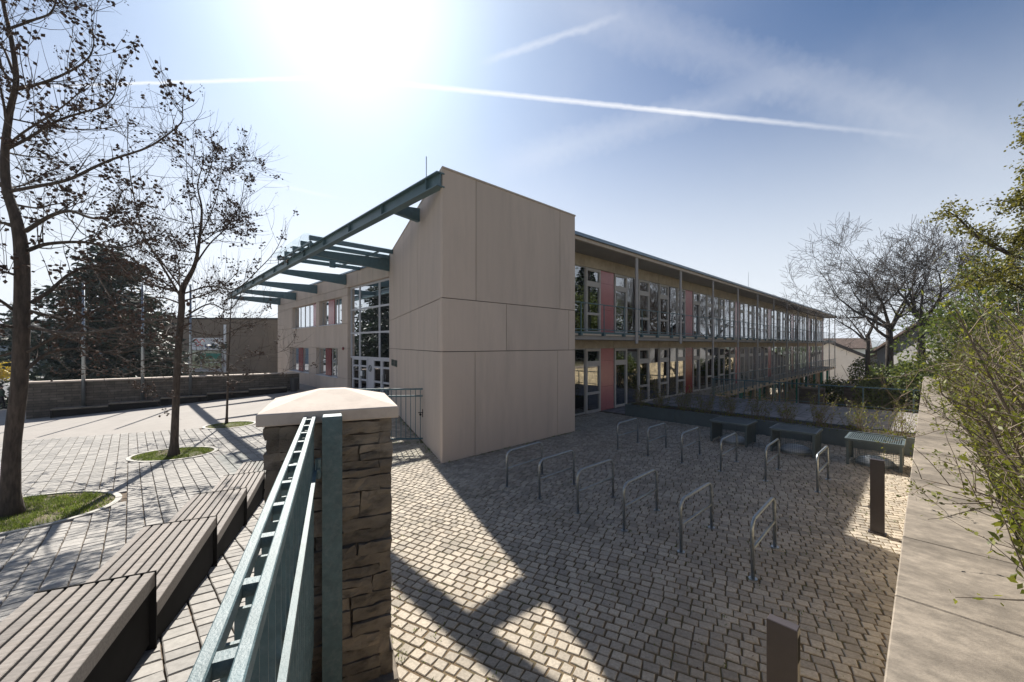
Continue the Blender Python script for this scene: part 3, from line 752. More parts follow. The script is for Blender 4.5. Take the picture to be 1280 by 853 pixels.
while z < 2.18:
    hh = random.uniform(.09, .22); z2 = z+hh
    if 2.19-z2 < .07: z2 = 2.19
    c = random.random() < .5
    fill(-.49 if c else -.39, .49 if c else .39, z, z2, 'y0'); fill(-.33 if c else -.45, .33 if c else .45, z, z2, 'x1'); fill(-.33 if c else -.45, .33 if c else .45, z, z2, 'x0'); fill(-.48 if c else -.38, .48 if c else .38, z, z2, 'y1')
    z = z2
stn.build('shaft', 'stone', pil)
MB().bbox(-.54, .54, -.54, .52, -.05, .09, .012).build('plinth', 'conc', pil)
# gate
gt = thing('metal_gate', 'teal barred metal gate between the stone pillar and the beige block', 'gate', (-4.62, 11.32, 0), math.atan2(.2, 2.12))
GL = 2.13
MB().box(0, .06, -.03, .03, 0, 1.6).build('post', 'rail', gt); MB().box(GL-.07, GL, -.035, .035, 0, 1.58).build('post', 'rail', gt)
for z, nm in ((1.53, 'top_rail'), (1.33, 'rail'), (.10, 'bottom_rail')): MB().box(.06, GL-.07, -.02, .02, z-.022, z+.022).build(nm, 'rail', gt)
m = MB(); x = .2
while x < GL-.12: m.box(x-.009, x+.009, -.009, .009, .122, 1.51); x += .137
m.build('bar', 'rail', gt)
m = MB(); m.box(GL-.09, GL+.01, -.045, .045, .72, .95); m.bar((GL-.05, -.06, .86), (GL-.2, -.06, .86), .02, .02); m.ell((GL-.14, -.05, .8), .035, .03, .035); m.build('lock', 'dark', gt)

# ---------------------------------------------------------------- slatted benches stepping down beside the fence
bl = ['long slatted timber bench nearest the viewer, cut by the frame edge', 'second slatted timber bench from the viewer in the stepped row', 'third slatted timber bench from the viewer in the stepped row', 'fourth slatted timber bench, second from the stone pillar', 'last slatted timber bench, partly hidden by the stone pillar']
BL = 1.6
for i in range(5):
    t0 = -1.6*1.55 if i == 0 else (i-1)*BL; ln = 1.6*1.55 if i == 0 else BL
    x, y = -2.54+F[0]*t0, 2.84+F[1]*t0; zt = [1.19, .955, .735, .515, .31][i]
    t = thing('slatted_bench', bl[i], 'bench', (x, y, zt-.6), FA, 'slatted benches stepping down the slope')
    sm = MB(); w_ = .062; gpp = .0165; nsl = 8
    for k in range(nsl):
        y0 = k*(w_+gpp)
        sm.bbox(.012, ln-.012, y0, y0+w_, .6-(.10 if k == 0 else .035), .6, .004)
    sm.build('seat', 'wood', t)
    wd = nsl*(w_+gpp)-gpp
    for x_ in (0.0, ln-.010): MB().box(x_, x_+.010, -.004, wd+.004, -.25, .604).build('side_panel', 'dark', t)
    m = MB(); m.box(.02, ln-.02, .03, .05, .1, .49); m.box(.02, ln-.02, wd-.06, wd-.04, .1, .56); m.build('under_seat_shade', 'dark', t)  # near-black sheets, painted shade of the void below the seat

# ---------------------------------------------------------------- plaza back wall, wall benches, flagpoles, bin
wa, wb = Vector((-22.7, 18.6, 0)), Vector((-13.4, 25.1, 0)); wd_ = (wb-wa).normalized(); wl = (wb-wa).length; WA = math.atan2(wd_.y, wd_.x)
sw_ = thing('stone_wall', 'dark layered stone wall with a pale coping at the back of the plaza', 'wall', wa, WA)
MB().box(0, wl, 0, .45, -1.4, 1.0).build('body', 'stonewall', sw_); MB().bbox(-.04, wl+.04, -.05, .5, 1.002, 1.07).build('coping', 'capst', sw_)
wbl = ['dark low bench against the stone wall, farthest from the school', 'dark low bench against the stone wall, second from its left end', 'dark low bench against the middle of the stone wall', 'dark low bench against the stone wall, second from the bin', 'dark low bench against the stone wall, beside the black bin']
for i in range(5):
    x0 = .95+i*1.93; pz = wa+wd_*(x0+.9); nn = Vector((wd_.y, -wd_.x, 0)); pos = wa+wd_*x0+nn*.75; zt = -.19+.112*i
    t = thing('wall_bench', wbl[i], 'bench', (pos.x, pos.y, zt-.5), WA, 'dark benches along the stone wall')
    MB().bbox(0, 1.92, 0, .5, .44, .5).build('seat', 'conc', t); m = MB(); m.box(0, .03, .0, .5, -.1, .438); m.box(1.89, 1.92, 0, .5, -.1, .438); m.box(.03, 1.89, .05, .08, -.1, .436); m.build('side_panel', 'dark', t)  # seat in a paler material to stand in for light on the bench tops
for i, (px, lab) in enumerate(((104, 'tall grey flagpole before the wall, nearest the big left tree'), (178, 'tall grey flagpole before the wall, middle of three'), (238, 'tall grey flagpole before the wall, nearest the school'))):
    r = (px-640)/498; q = wa-Vector((-wd_.y, wd_.x, 0))*.12; k = (r*q.y-q.x)/(wd_.x-r*wd_.y); p = q+wd_*k
    t = thing('flagpole', lab, 'flagpole', (p.x, p.y, h1(p.x, p.y)), 0, 'flagpoles along the stone wall')
    MB().tube([(0, 0, -.1), (0, 0, 6.4)], [.075, .05], 10).build('pole', 'galv', t, True); MB().tube([(0, 0, 0), (0, 0, .06)], .12, 12).build('foot', 'galv', t); MB().ell((0, 0, 6.42), .06, .06, .06).build('knob', 'galv', t)
q = wa+wd_*(wl-.35)+Vector((wd_.y, -wd_.x, 0))*.5
t = thing('litter_bin', 'round black litter bin at the end of the stone wall', 'bin', (q.x, q.y, h1(q.x, q.y)))
MB().tube([(0, 0, -.05), (0, 0, .75)], [.2, .23], 14).build('body', 'bin', t); MB().tube([(0, 0, .76), (0, 0, .80)], .25, 14).build('rim', 'bin', t)

# ---------------------------------------------------------------- vegetation tools
def catmull(pts, per=4):
    pts = [Vector(p) for p in pts]; out = []
    q = [pts[0]*2-pts[1]]+pts+[pts[-1]*2-pts[-2]]
    for i in range(1, len(q)-2):
        for k in range(per):
            t = k/per; a, b, c, d = q[i-1], q[i], q[i+1], q[i+2]
            out.append(.5*((2*b)+(c-a)*t+(2*a-5*b+4*c-d)*t*t+(3*b-a-3*c+d)*t**3))
    out.append(pts[-1]); return out
def rv(s=1.): return Vector((random.gauss(0, s), random.gauss(0, s), random.gauss(0, s)))
def shoot(mb, p, d, L, r, n=5, curl=.25, wob=.12, sides=4, rend=.35):
    pts = [Vector(p)]; d = Vector(d).normalized()
    for i in range(n):
        d = (d+Vector((0, 0, curl/n))+rv(wob/n**.5)).normalized(); pts.append(pts[-1]+d*(L/n))
    mb.tube(pts, [r*(1-(1-rend)*i/n) for i in range(n+1)], sides, cap=False); return pts
def pod(mb, c, r):
    d = rv().normalized(); x = d.orthogonal().normalized(); y = d.cross(x); c = Vector(c)
    mb.add([c+d*r*1.5, c+x*r, c+y*r, c-x*r, c-y*r, c-d*r*1.2], [(0,1,2),(0,2,3),(0,3,4),(0,4,1),(5,2,1),(5,3,2),(5,4,3),(5,1,4)])
def leaf(mb, c, r, asp=.5, d=None):
    d = (d if d is not None else rv()).normalized(); x = d.cross(rv()).normalized(); c = Vector(c)
    mb.add([c, c+d*r*.5+x*r*asp*.5, c+d*r, c+d*r*.5-x*r*asp*.5], [(0, 1, 2, 3)])
def side_dir(d, up=.3):
    d = Vector(d).normalized(); x = d.cross(rv()).normalized(); return (d*.55+x*.9+Vector((0, 0, up))).normalized()
def pod_limb(wood, pods, pts, r0, r1, dens=1.0, podk=1.0, tw=.9):
    c = catmull(pts, 5); n = len(c); rs = [r0+(r1-r0)*i/(n-1) for i in range(n)]
    wood.tube(c, rs, 7, cap=False)
    for i in range(2, n):
        for _ in range(2):
            if random.random() < .4*dens:
                d = side_dir(c[i]-c[i-1], .1); L = random.uniform(.4, 1.45)*tw
                q = shoot(wood, c[i], d, L, max(.005, rs[i]*.36), 5, .75, .2, 4)
                if random.random() < .5*podk:
                    k = random.randint(5, 13)
                    base = q[random.randint(1, 4)]
                    for _k in range(k):
                        e = base+rv(.07); pod(pods, e, random.uniform(.018, .032))
                        wood.tube([base, e], [.003, .002], 3, cap=False)
                for j in range(random.randint(0, 2)):
                    q2 = shoot(wood, q[random.randint(1, 3)], side_dir(d, .5), L*.6, .005, 4, .7, .2, 3)
                    if random.random() < .35:
                        for _k in range(8): pod(pods, q2[-1]+Vector((random.gauss(0, .02), random.gauss(0, .02), random.uniform(-.14, .04))), .008)
    # upright bud panicle at the tip
    e = c[-1]
    for k in range(10): pod(pods, e+Vector((random.gauss(0, .015), random.gauss(0, .015), k*.02-.05)), .009)
def pl_tree(name, label, base, trunk, tr, limbs, seed, extra=0, hgt=6, podk=1., scale=1., ex_r=1.6):
    random.seed(seed)
    t = thing(name, label, 'tree', base, 0, 'bare plaza trees with seed pods'); wood = MB(); pods = MB(); B = Vector(base); tw = MB()
    c = catmull([p-B for p in trunk], 6); n = len(c)
    rs = np.interp(np.linspace(0, 1, n), np.linspace(0, 1, len(tr)), tr)
    rs = rs*.60; rs[0] *= 1.5; rs[1] *= 1.2
    wood.tube(c, rs, 12)
    for L, r0 in limbs: pod_limb(tw, pods, [p-B for p in L], r0*.58, .006, podk=podk)
    for k in range(extra):
        i = random.randint(int(n*.32), n-2); a = random.uniform(0, 2*math.pi)
        d = Vector((math.cos(a), math.sin(a), random.uniform(-.1, .35))).normalized(); L = random.uniform(.7, 1.1)*ex_r*(1.15-.5*i/n)
        p = c[i]; q = [p]
        for j in range(5): d = (d+Vector((0, 0, .10))+rv(.10)).normalized(); q.append(q[-1]+d*L/5)
        pod_limb(tw, pods, q, max(.012, rs[i]*.3), .007, podk=podk)
    wood.build('trunk', 'bark', t, True); tw.build('branches', 'bark', t); pods.build('seed_pods', 'pod', t)
def PL(lst, Y0, Y1): 
    n = len(lst); return [P(x, v, Y0+(Y1-Y0)*i/max(1, n-1)) for i, (x, v) in enumerate(lst)]
# big left tree
Y1 = 6.53; b1 = P(12, 645, Y1); b1.z = h1(b1.x, b1.y)-.02
tr1 = [b1]+PL([(15, 560), (24, 480), (27, 400), (27, 320), (20, 275), (8, 235), (6, 190), (12, 140), (20, 100), (14, 50), (4, 5), (-4, -60)], Y1, Y1)
lim1 = [(PL([(32, 289), (63, 270), (88, 264), (116, 273), (140, 268), (152, 240)], Y1, 5.9), .06), (PL([(35, 313), (60, 305), (105, 303), (148, 310), (183, 301), (205, 290)], Y1, 7.4), .06),
        (PL([(7, 240), (46, 233), (84, 225), (116, 210), (141, 199), (183, 185), (211, 167), (227, 152), (228, 136)], Y1, 6.2), .05),
        (PL([(7, 187), (35, 173), (70, 152), (102, 141), (127, 134), (142, 120), (145, 97)], Y1, 7.0), .045), (PL([(8, 183), (30, 165), (60, 146), (85, 128), (110, 105)], Y1, 5.9), .035),
        (PL([(22, 112), (48, 105), (73, 96), (98, 83), (112, 70), (117, 53), (115, 34)], Y1, 6.8), .04), (PL([(14, 35), (42, 25), (62, 17), (70, 0), (72, -15)], Y1, 6.1), .035),
        (PL([(39, 379), (63, 363), (88, 342), (116, 333), (148, 335), (185, 350)], Y1, 7.6), .06), (PL([(37, 389), (80, 400), (130, 415), (185, 418), (235, 405)], Y1, 7.0), .045),
        (PL([(37, 409), (85, 417), (127, 414), (180, 403), (215, 398)], Y1, 5.7), .05), (PL([(33, 462), (60, 442), (100, 436), (150, 442), (190, 428), (225, 425)], Y1, 7.6), .045), (PL([(34, 440), (70, 420), (110, 392), (150, 380), (190, 385)], Y1, 6.9), .04),
        (PL([(21, 285), (-5, 275), (-50, 250)], Y1, 6.9), .05), (PL([(20, 390), (-10, 370), (-60, 350)], Y1, 6.0), .05), (PL([(20, 410), (-5, 405), (-40, 400)], Y1, 6.0), .05), (PL([(22, 345), (5, 340), (-40, 330)], Y1, 6.0), .04), (PL([(18, 440), (-8, 445), (-50, 430)], Y1, 6.6), .04), (PL([(18, 95), (4, 60), (-10, 40)], Y1, 6.8), .04), (PL([(8, 150), (0, 110), (-12, 80)], Y1, 6.1), .035)]
pl_tree('paulownia_tree', 'large bare tree with seed pods at the left edge of the plaza', b1, tr1, [.21, .17, .165, .16, .15, .12, .10, .085, .07, .06, .05, .04, .03], lim1, 11, 10, ex_r=2.0)
Y2 = 10.8; b2 = P(217, 570, Y2); b2.z = h1(b2.x, b2.y)-.02
tr2 = [b2]+PL([(219, 520), (221, 470), (224, 420), (227, 385), (228, 362), (243, 332), (249, 300), (252, 262), (247, 232), (254, 200), (251, 168)], Y2, Y2)
lim2 = [(PL([(226, 372), (210, 345), (195, 320), (178, 290), (166, 240), (160, 195), (159, 148)], Y2, 11.2), .055), (PL([(228, 362), (200, 325), (180, 300), (160, 270), (150, 240)], Y2, 9.8), .04), (PL([(230, 367), (262, 358), (295, 361), (325, 335), (345, 312), (357, 285)], Y2, 11.5), .04), (PL([(243, 332), (262, 305), (282, 285), (300, 255), (306, 222)], Y2, 11.4), .04),
        (PL([(252, 262), (243, 240), (240, 215), (243, 185)], Y2, 10.5), .02), (PL([(248, 238), (262, 215), (266, 190), (263, 165)], Y2, 11.1), .018), (PL([(253, 215), (244, 195), (241, 172), (243, 155)], Y2, 11.0), .014), (PL([(248, 300), (262, 270), (272, 240), (278, 195)], Y2, 10.0), .03), (PL([(246, 318), (240, 270), (234, 220), (231, 165)], Y2, 11.5), .03), (PL([(232, 395), (262, 380), (285, 388), (300, 370), (310, 330)], Y2, 11.8), .04), (PL([(224, 425), (190, 405), (150, 400), (110, 402), (85, 395)], Y2, 9.6), .04), (PL([(223, 440), (180, 430), (130, 440), (90, 425)], Y2, 9.2), .035), (PL([(224, 455), (260, 460), (300, 478), (330, 470)], Y2, 9.8), .03), (PL([(225, 410), (270, 420), (300, 410), (330, 400)], Y2, 12), .035), (PL([(222, 450), (195, 447), (165, 452), (140, 440)], Y2, 11.6), .03), (PL([(227, 380), (200, 372), (170, 376), (140, 365)], Y2, 12), .04), (PL([(222, 462), (190, 458), (150, 470), (110, 462), (75, 468)], Y2, 9.4), .03), (PL([(222, 435), (180, 418), (140, 425), (100, 415)], Y2, 11.4), .03), (PL([(224, 448), (260, 438), (295, 445), (325, 436)], Y2, 11), .03), (PL([(222, 468), (200, 480), (188, 492), (180, 486)], Y2, 10.2), .02), (PL([(225, 400), (250, 395), (280, 405), (312, 395)], Y2, 10), .03)]
pl_tree('paulownia_tree', 'mid-size bare tree with seed pods on the oval grass patch', b2, tr2, [.17, .14, .135, .13, .125, .12, .08, .06, .042, .026, .014, .006], lim2, 12, 18, ex_r=2.3)
Y3 = 15.2; b3 = P(283, 532, Y3); b3.z = h1(b3.x, b3.y)-.02
tr3 = [b3]+PL([(284, 500), (285, 460), (287, 420), (288, 395), (290, 360)], Y3, Y3)
lim3 = [(PL([(284, 465), (298, 452), (320, 445), (350, 440), (368, 425)], Y3, 15.5), .025), (PL([(286, 440), (270, 425), (255, 415), (245, 395)], Y3, 14.6), .025), (PL([(286, 425), (305, 405), (325, 395), (338, 372)], Y3, 15), .02), (PL([(283, 470), (262, 462), (240, 462), (225, 450)], Y3, 14.5), .02), (PL([(285, 455), (310, 462), (345, 468), (372, 455)], Y3, 14.8), .02)]
pl_tree('paulownia_tree', 'slender young bare tree nearest the school entrance', b3, tr3, [.075, .06, .05, .04, .03, .015], lim3, 13, 6, podk=.6, ex_r=1.2)

# grass patches with kerb rings
gl_ = ['sunny grass circle round the large left tree', 'oval grass patch round the mid-size tree', 'small dry grass patch round the slender tree']
for i, (cx, cy, a, b) in enumerate(GR):
    nb = [15000, 8000, 3500][i]; th = rng.uniform(0, 2*np.pi, nb); rr = np.sqrt(rng.uniform(0, 1, nb))*.98
    X = cx+a*rr*np.cos(th); Y = cy+b*rr*np.sin(th)
    keep = rng.uniform(0, 1, nb) < (.25+.75*(np.sin(X*5.3)+np.sin(Y*6.1+X*2)+.8*np.sin(X*13+Y*9)+.9 > 0))*np.clip((1.02-rr)*5, .15, 1); X, Y = X[keep], Y[keep]; nb = len(X)
    Z = H(X, Y)-.005; hgt = rng.uniform(.035, .11, nb)*(.75, .6, .5)[i]; an = rng.uniform(0, np.pi, nb); wv = .006; lx = rng.normal(0, .03, nb); ly = rng.normal(0, .03, nb)
    V = np.stack([np.stack([X-wv*np.cos(an), Y-wv*np.sin(an), Z], -1), np.stack([X+wv*np.cos(an), Y+wv*np.sin(an), Z], -1), np.stack([X+lx, Y+ly, Z+hgt], -1)], 1)
    tag(npbuild('grass', V, np.arange(nb*3).reshape(-1, 3), 'grass'), gl_[i], 'grass', kind='stuff')
    n = 48; ev = []; ef = []; sv = [(cx, cy, h1(cx, cy)+.02)]
    for k in range(n):
        t = 2*math.pi*k/n
        for rr_, dz in ((0, -.05), (0, .018), (.09, .018), (.09, -.05)):
            x, y = cx+(a+rr_)*math.cos(t), cy+(b+rr_)*math.sin(t); ev.append((x, y, h1(x, y)+dz))
        x, y = cx+(a-.002)*math.cos(t), cy+(b-.002)*math.sin(t); sv.append((x, y, h1(x, y)-.006))
    for k in range(n):
        for j in range(3): ef.append((k*4+j, k*4+j+1, ((k+1) % n)*4+j+1, ((k+1) % n)*4+j))
    struct(MB().add(ev, ef).build('kerb', 'edge')); struct(MB().add(sv, [(0, 1+k, 1+(k+1) % n) for k in range(n)]).build('grass_soil', 'earth'))

# conifer behind the wall
def conifer(label, base, hgt, rad, n, seed, name='conifer'):
    random.seed(seed); t = thing(name, label, 'tree', base); tr = MB().tube([(0, 0, -.3), (0, 0, hgt*.97)], [hgt*.028, .03], 8); nd = MB()
    for i in range(n):
        z = hgt*(.03+.95*random.random()**1.25); f = 1-z/hgt; a = random.uniform(0, 2*math.pi); R_ = rad*(min(1, f*1.7)**.6)*random.uniform(.6, 1.1)*(.82+.22*math.sin(a*3+z*1.1+seed)+.14*math.sin(z*2.7+a*5)); d = Vector((math.cos(a), math.sin(a), -.12))
        tip = Vector((0, 0, z))+d*R_; tip.z += random.uniform(-.2, .5)
        tr.tube([(0, 0, z), tip], [.04, .008], 4, cap=False)
        for k in range(int(10+16*R_/rad)):
            u_ = random.uniform(.3, 1.05); c = Vector((0, 0, z)).lerp(tip, u_)+rv(.20)
            for _ in range(3):
                e = rv(); e.z *= .5; leaf(nd, c+rv(.1), random.uniform(.25, .55), .42, e+d*.7)
    tr.build('trunk', 'barkdark', t); nd.build('crown', 'needle', t)
conifer('broad dark evergreen tree standing behind the stone wall', (-27.9, 27.5, -.75), 10.2, 5.1, 330, 21)
conifer('small dark conifer far up the street at the left edge', (-63, 51, -.7), 9, 2.2, 60, 22)

# generic broadleaf growth
def grow(wood, p, d, L, r, depth, tips, prm):
    n = prm.get('seg', 5); pts = [Vector(p)]; d = Vector(d).normalized(); nodes = []
    for i in range(n):
        d = (d+Vector((0, 0, prm['up']/n))+rv(prm['wob']/n**.5)).normalized(); pts.append(pts[-1]+d*L/n); nodes.append((pts[-1], Vector(d), r*(1-.6*(i+1)/n)))
    wood.tube(pts, [max(.0085, r*(1-.62*i/n)) for i in range(n+1)], 7 if r > .05 else (4 if r > .012 else 3), cap=False)
    if depth == 0: tips.append(pts); return
    for k in range(prm['kids'][len(prm['kids'])-depth]):
        q, dd, rr = nodes[min(n-1, int(random.uniform(.25, 1)*n))]
        e = (dd*prm.get('fwd', .7)+dd.cross(rv()).normalized()*random.uniform(.5, 1.0)).normalized()
        grow(wood, q, e, L*random.uniform(.5, .78), rr*.68, depth-1, tips, prm)
    q, dd, rr = nodes[-1]; grow(wood, q, dd, L*.65, rr*.9, depth-1, tips, prm)
def tree(name, label, base, trunk_h, d0, L, r, depth, kids, seed, leaves=None, lsz=.1, lper=6, up=.25, wob=.25, group=None, cat='tree', bark='barkdark', nlimb=5, spread=.8, lean=(0, 0), asp=.6, sprd=.12):
    random.seed(seed); t = thing(name, label, cat, base, 0, group); tw = MB(); wd = MB(); lf = MB(); tips = []
    top = Vector((lean[0], lean[1], trunk_h)); wd.tube([(0, 0, -.4), (top.x*.3, top.y*.3, trunk_h*.5), top], [r*1.25, r, r*.85], 10)
    prm = dict(up=up, wob=wob, kids=kids)
    for k in range(nlimb):
        a = 2*math.pi*(k+random.random()*.6)/nlimb; e = (Vector(d0)+Vector((math.cos(a)*spread, math.sin(a)*spread, random.uniform(-.2, .3)))).normalized()
        grow(tw, top*random.uniform(.72, 1.0), e, L*random.uniform(.8, 1.15), r*.55, depth, tips, prm)
    wd.build('trunk', bark, t, True); tw.build('branches', bark, t)
    if leaves:
        for pts in tips:
            for _ in range(lper):
                c = pts[random.randint(1, len(pts)-1)]+rv(sprd); leaf(lf, c, lsz*random.uniform(.6, 1.3), asp)
        lf.build('crown', leaves, t)
    return t
gB = 'bare trees beyond the terrace'
tree('bare_tree', 'bare tree beyond the terrace whose long limb reaches left over the roof end', P(1112, 478, 27), 4.0, (-.45, 0, .75), 3.3, .2, 4, [3, 3, 4, 4], 31, None, group=gB, up=.12, wob=.3, nlimb=6, spread=.7)
tree('bare_tree', 'tall bare tree with a forked dark trunk at the right of the terrace', P(1152, 480, 25), 4.4, (0, 0, .9), 2.5, .19, 4, [3, 3, 4, 4], 32, None, group=gB, up=.2, wob=.32, nlimb=6, spread=.75)
tree('bare_tree', 'bare tree half hidden by the leafing bush on the right', P(1205, 480, 28), 3.6, (.1, 0, .9), 2.8, .17, 4, [3, 3, 3, 3], 33, None, group=gB, up=.2, wob=.3, nlimb=5, spread=.8)
tree('bare_tree', 'slim bare tree far behind the dark bushy shrub', P(1085, 478, 33), 4.0, (-.15, 0, .9), 2.8, .16, 4, [3, 3, 3, 4], 34, None, group=gB, up=.2, wob=.3, nlimb=5, spread=.8)
tree('bare_tree', 'bare tree rising right behind the forked tree', P(1180, 480, 31), 4.4, (0, 0, .9), 2.7, .18, 4, [3, 3, 3, 4], 35, None, group=gB, up=.2, wob=.3, nlimb=6, spread=.9)
# leafing maple reaching in from the right
random.seed(41); tt = thing('leafing_tree', 'tree with small yellow-green leaves hanging in at the upper right edge', 'tree', (11.8, 7.2, 1.2)); B = Vector((11.8, 7.2, 1.2)); wd = MB(); tw = MB(); lf = MB()
wd.tube([(0, 0, -.5), (.1, 0, 3), (.15, 0, 7.5)], [.22, .18, .10], 10)
mp = [([(1380, 400), (1300, 340), (1245, 320), (1205, 300), (1175, 272), (1158, 262)], 7.4, 7.0, .045, .28), ([(1260, 325), (1230, 310), (1200, 290), (1172, 263)], 7.2, 7.4, .02, .4), ([(1400, 330), (1320, 285), (1275, 258), (1248, 242), (1228, 250)], 7.3, 6.6, .05, 2.2), ([(1400, 280), (1320, 225), (1280, 200), (1262, 182), (1246, 168)], 7.3, 7.6, .05, 1.9), ([(1400, 330), (1330, 310), (1285, 292), (1250, 285), (1225, 300)], 7.3, 8.0, .05, 2.2), ([(1400, 220), (1330, 160), (1295, 140), (1268, 130)], 7.3, 6.8, .04, 1.6), ([(1400, 260), (1330, 250), (1290, 230), (1258, 215)], 7.3, 6.3, .04, 2.0), ([(1400, 400), (1330, 385), (1270, 368), (1230, 350), (1190, 352)], 7.3, 7.9, .04, .5), ([(1400, 400), (1330, 360), (1280, 340), (1240, 335), (1205, 345)], 7.3, 6.4, .03, .6)]
mp = [([(x_+(48 if j_ in (2, 3, 4, 5, 6) else 22), v_) for x_, v_ in p_], a_, b_, r_, d_) for j_, (p_, a_, b_, r_, d_) in enumerate(mp)]
for pts, ya, yb, r, dn in mp:
    c = catmull([q-B for q in PL(pts, ya, yb)], 5); n = len(c); tw.tube(c, [r*(1-.85*i/(n-1)) for i in range(n)], 6, cap=False)
    for i in range(n//3, n):
        for _ in range(6):
            if random.random() < dn*.72:
                q = shoot(tw, c[i], side_dir(c[i]-c[i-1], .1), random.uniform(.15, .5), .006, 5, .2, .35, 3)
                for e in q[1:]:
                    for _k in range(7): leaf(lf, e+rv(.045), random.uniform(.028, .06), .8)
wd.build('trunk', 'bark', tt, True); tw.build('branches', 'bark', tt); lf.build('crown', 'leafy', tt)
gR = 'garden trees right of the frame, mirrored in the upper windows'
tree('garden_tree', 'green tree just outside the right edge, mirrored in the nearest upper windows', SW(25, -14.5, 1.2), 2.6, (0, 0, .8), 2.9, .2, 3, [3, 4, 4], 36, 'leafd', .22, 16, group=gR, nlimb=7, spread=1.0, sprd=.3)
conifer('dark evergreen just outside the right edge, mirrored in the upper windows', SW(32, -15.5, 1.0), 10.5, 3.4, 200, 23)
tree('garden_tree', 'second green tree just outside the right edge, mirrored farther along the windows', SW(41, -17, .5), 3.0, (0, 0, .8), 3.0, .2, 3, [3, 4, 4], 37, 'leafd', .22, 14, group=gR, nlimb=7, spread=1.0, sprd=.3)
# foreground bush behind the ledge
random.seed(51); bb = SW(1.5, -9.6, 1.0); B = Vector(bb); bu = thing('leafing_bush', 'sprawling bush with fresh green leaves overhanging the concrete ledge', 'bush', bb); tw = MB(); lf = MB()
def bush_shoot(root, target, r, sag=.0, ln=.55):
    root = root-B; target = target-B; mid = root.lerp(target, .5)+Vector((0, 0, .35+sag))+rv(.1)
    c = catmull([root, root.lerp(mid, .5)+rv(.07)+Vector((0, 0, .15)), mid, mid.lerp(target, .55)+rv(.05), target], 4); n = len(c)
    tw.tube(c, [r*(1-.8*i/(n-1)) for i in range(n)], 5, cap=False)
    for i in range(3, n):
        for _ in range(2):
            if random.random() < .62:
                q = shoot(tw, c[i], side_dir(c[i]-c[i-1], .25), random.uniform(.15, ln), .0045, 4, .2, .3, 3)
                for e in q[1:]:
                    for _k in range(random.randint(1, 3)):
                        dv = (q[-1]-q[0]).normalized()+rv(.5); leaf(lf, e+rv(.012), random.uniform(.022, .05), .5, dv)
for k in range(520):
    s = random.uniform(-2.5, 13); w = -8.62-abs(random.gauss(0, 1.4)); root = Vector(SW(s, w, 1.0))
    a = random.uniform(-1.2, 1.2); tgt = root+Vector((Wd[0]*random.uniform(-.4, 1.0), Wd[1]*random.uniform(-.4, 1.0), 0))+Vector((U[0]*a, U[1]*a, random.uniform(.6, 2.2)))
    bush_shoot(root, tgt, random.uniform(.010, .02))
for pts, ya, yb, r in [([(1300, 640), (1240, 575), (1190, 520), (1150, 505), (1085, 518)], 5.6, 7.6, .018), ([(1300, 560), (1215, 470), (1180, 455), (1130, 470), (1065, 475)], 6.5, 9.0, .016), ([(1310, 600), (1235, 520), (1190, 480), (1150, 462), (1098, 488)], 6.2, 8.4, .016), ([(1320, 690), (1260, 690), (1215, 665), (1160, 622)], 3.9, 4.1, .008), ([(1330, 720), (1280, 720), (1240, 700), (1205, 690)], 3.6, 3.7, .007), ([(1320, 660), (1270, 650), (1230, 640), (1185, 640)], 4.2, 4.6, .007), ([(1330, 750), (1290, 748), (1262, 745), (1235, 735)], 3.2, 3.3, .006), ([(1300, 610), (1250, 600), (1215, 590), (1175, 575)], 5.0, 5.6, .008), ([(1290, 480), (1230, 440), (1190, 400), (1165, 330)], 7, 7.6, .012), ([(1270, 470), (1240, 420), (1215, 370), (1205, 310)], 6.6, 6.8, .012), ([(1240, 520), (1175, 470), (1140, 420), (1128, 385)], 8, 8.6, .012), ([(1300, 600), (1200, 540), (1150, 545), (1105, 555)], 5.6, 7.0, .01)]:
    c = catmull([q-B for q in PL(pts, ya, yb)], 5); n = len(c); tw.tube(c, [r*(1-.8*i/(n-1)) for i in range(n)], 5, cap=False)
    for i in range(n//4, n):
        for _ in range(2):
            if random.random() < .7:
                q = shoot(tw, c[i], side_dir(c[i]-c[i-1], .2), random.uniform(.06, .3), .0035, 4, .3, .3, 3)
                for e in q[1:]:
                    for _k in range(2): leaf(lf, e+rv(.008), random.uniform(.025, .05), .45, (q[-1]-q[0]).normalized()+rv(.5))
from mathutils import noise as nzz
cnt = 0
while cnt < 30000:
    s = random.uniform(-2.5, 13) if random.random() < .6 else random.uniform(-1, 5); dw = random.random()**1.3*4.2; w = -8.5-dw
    hm = .45+1.75*min(1, dw/1.5)+.35*math.sin(s*1.3)
    z = 1.0+hm*random.random(); p = Vector(SW(s, w, z))
    if nzz.noise(p*1.7)+.4*nzz.noise(p*5) < random.uniform(-.35, .25): continue
    leaf(lf, p-B, random.uniform(.028, .058), .5); cnt += 1
    if cnt % 14 == 0: shoot(tw, p-B, side_dir(Vector((0, 0, 1)), .3), random.uniform(.2, .7), .006, 4, .1, .3, 3)
for k in range(9000):
    s = random.uniform(-1.6, 9); dw = abs(random.gauss(0, .35)); w = -8.42-dw; z = 1.0+(.12+dw*.9)*random.random()
    leaf(lf, Vector(SW(s, w, z))-B, random.uniform(.022, .05), .5)
tw.build('branches', 'twig', bu); lf.build('leaves', 'leaf', bu)
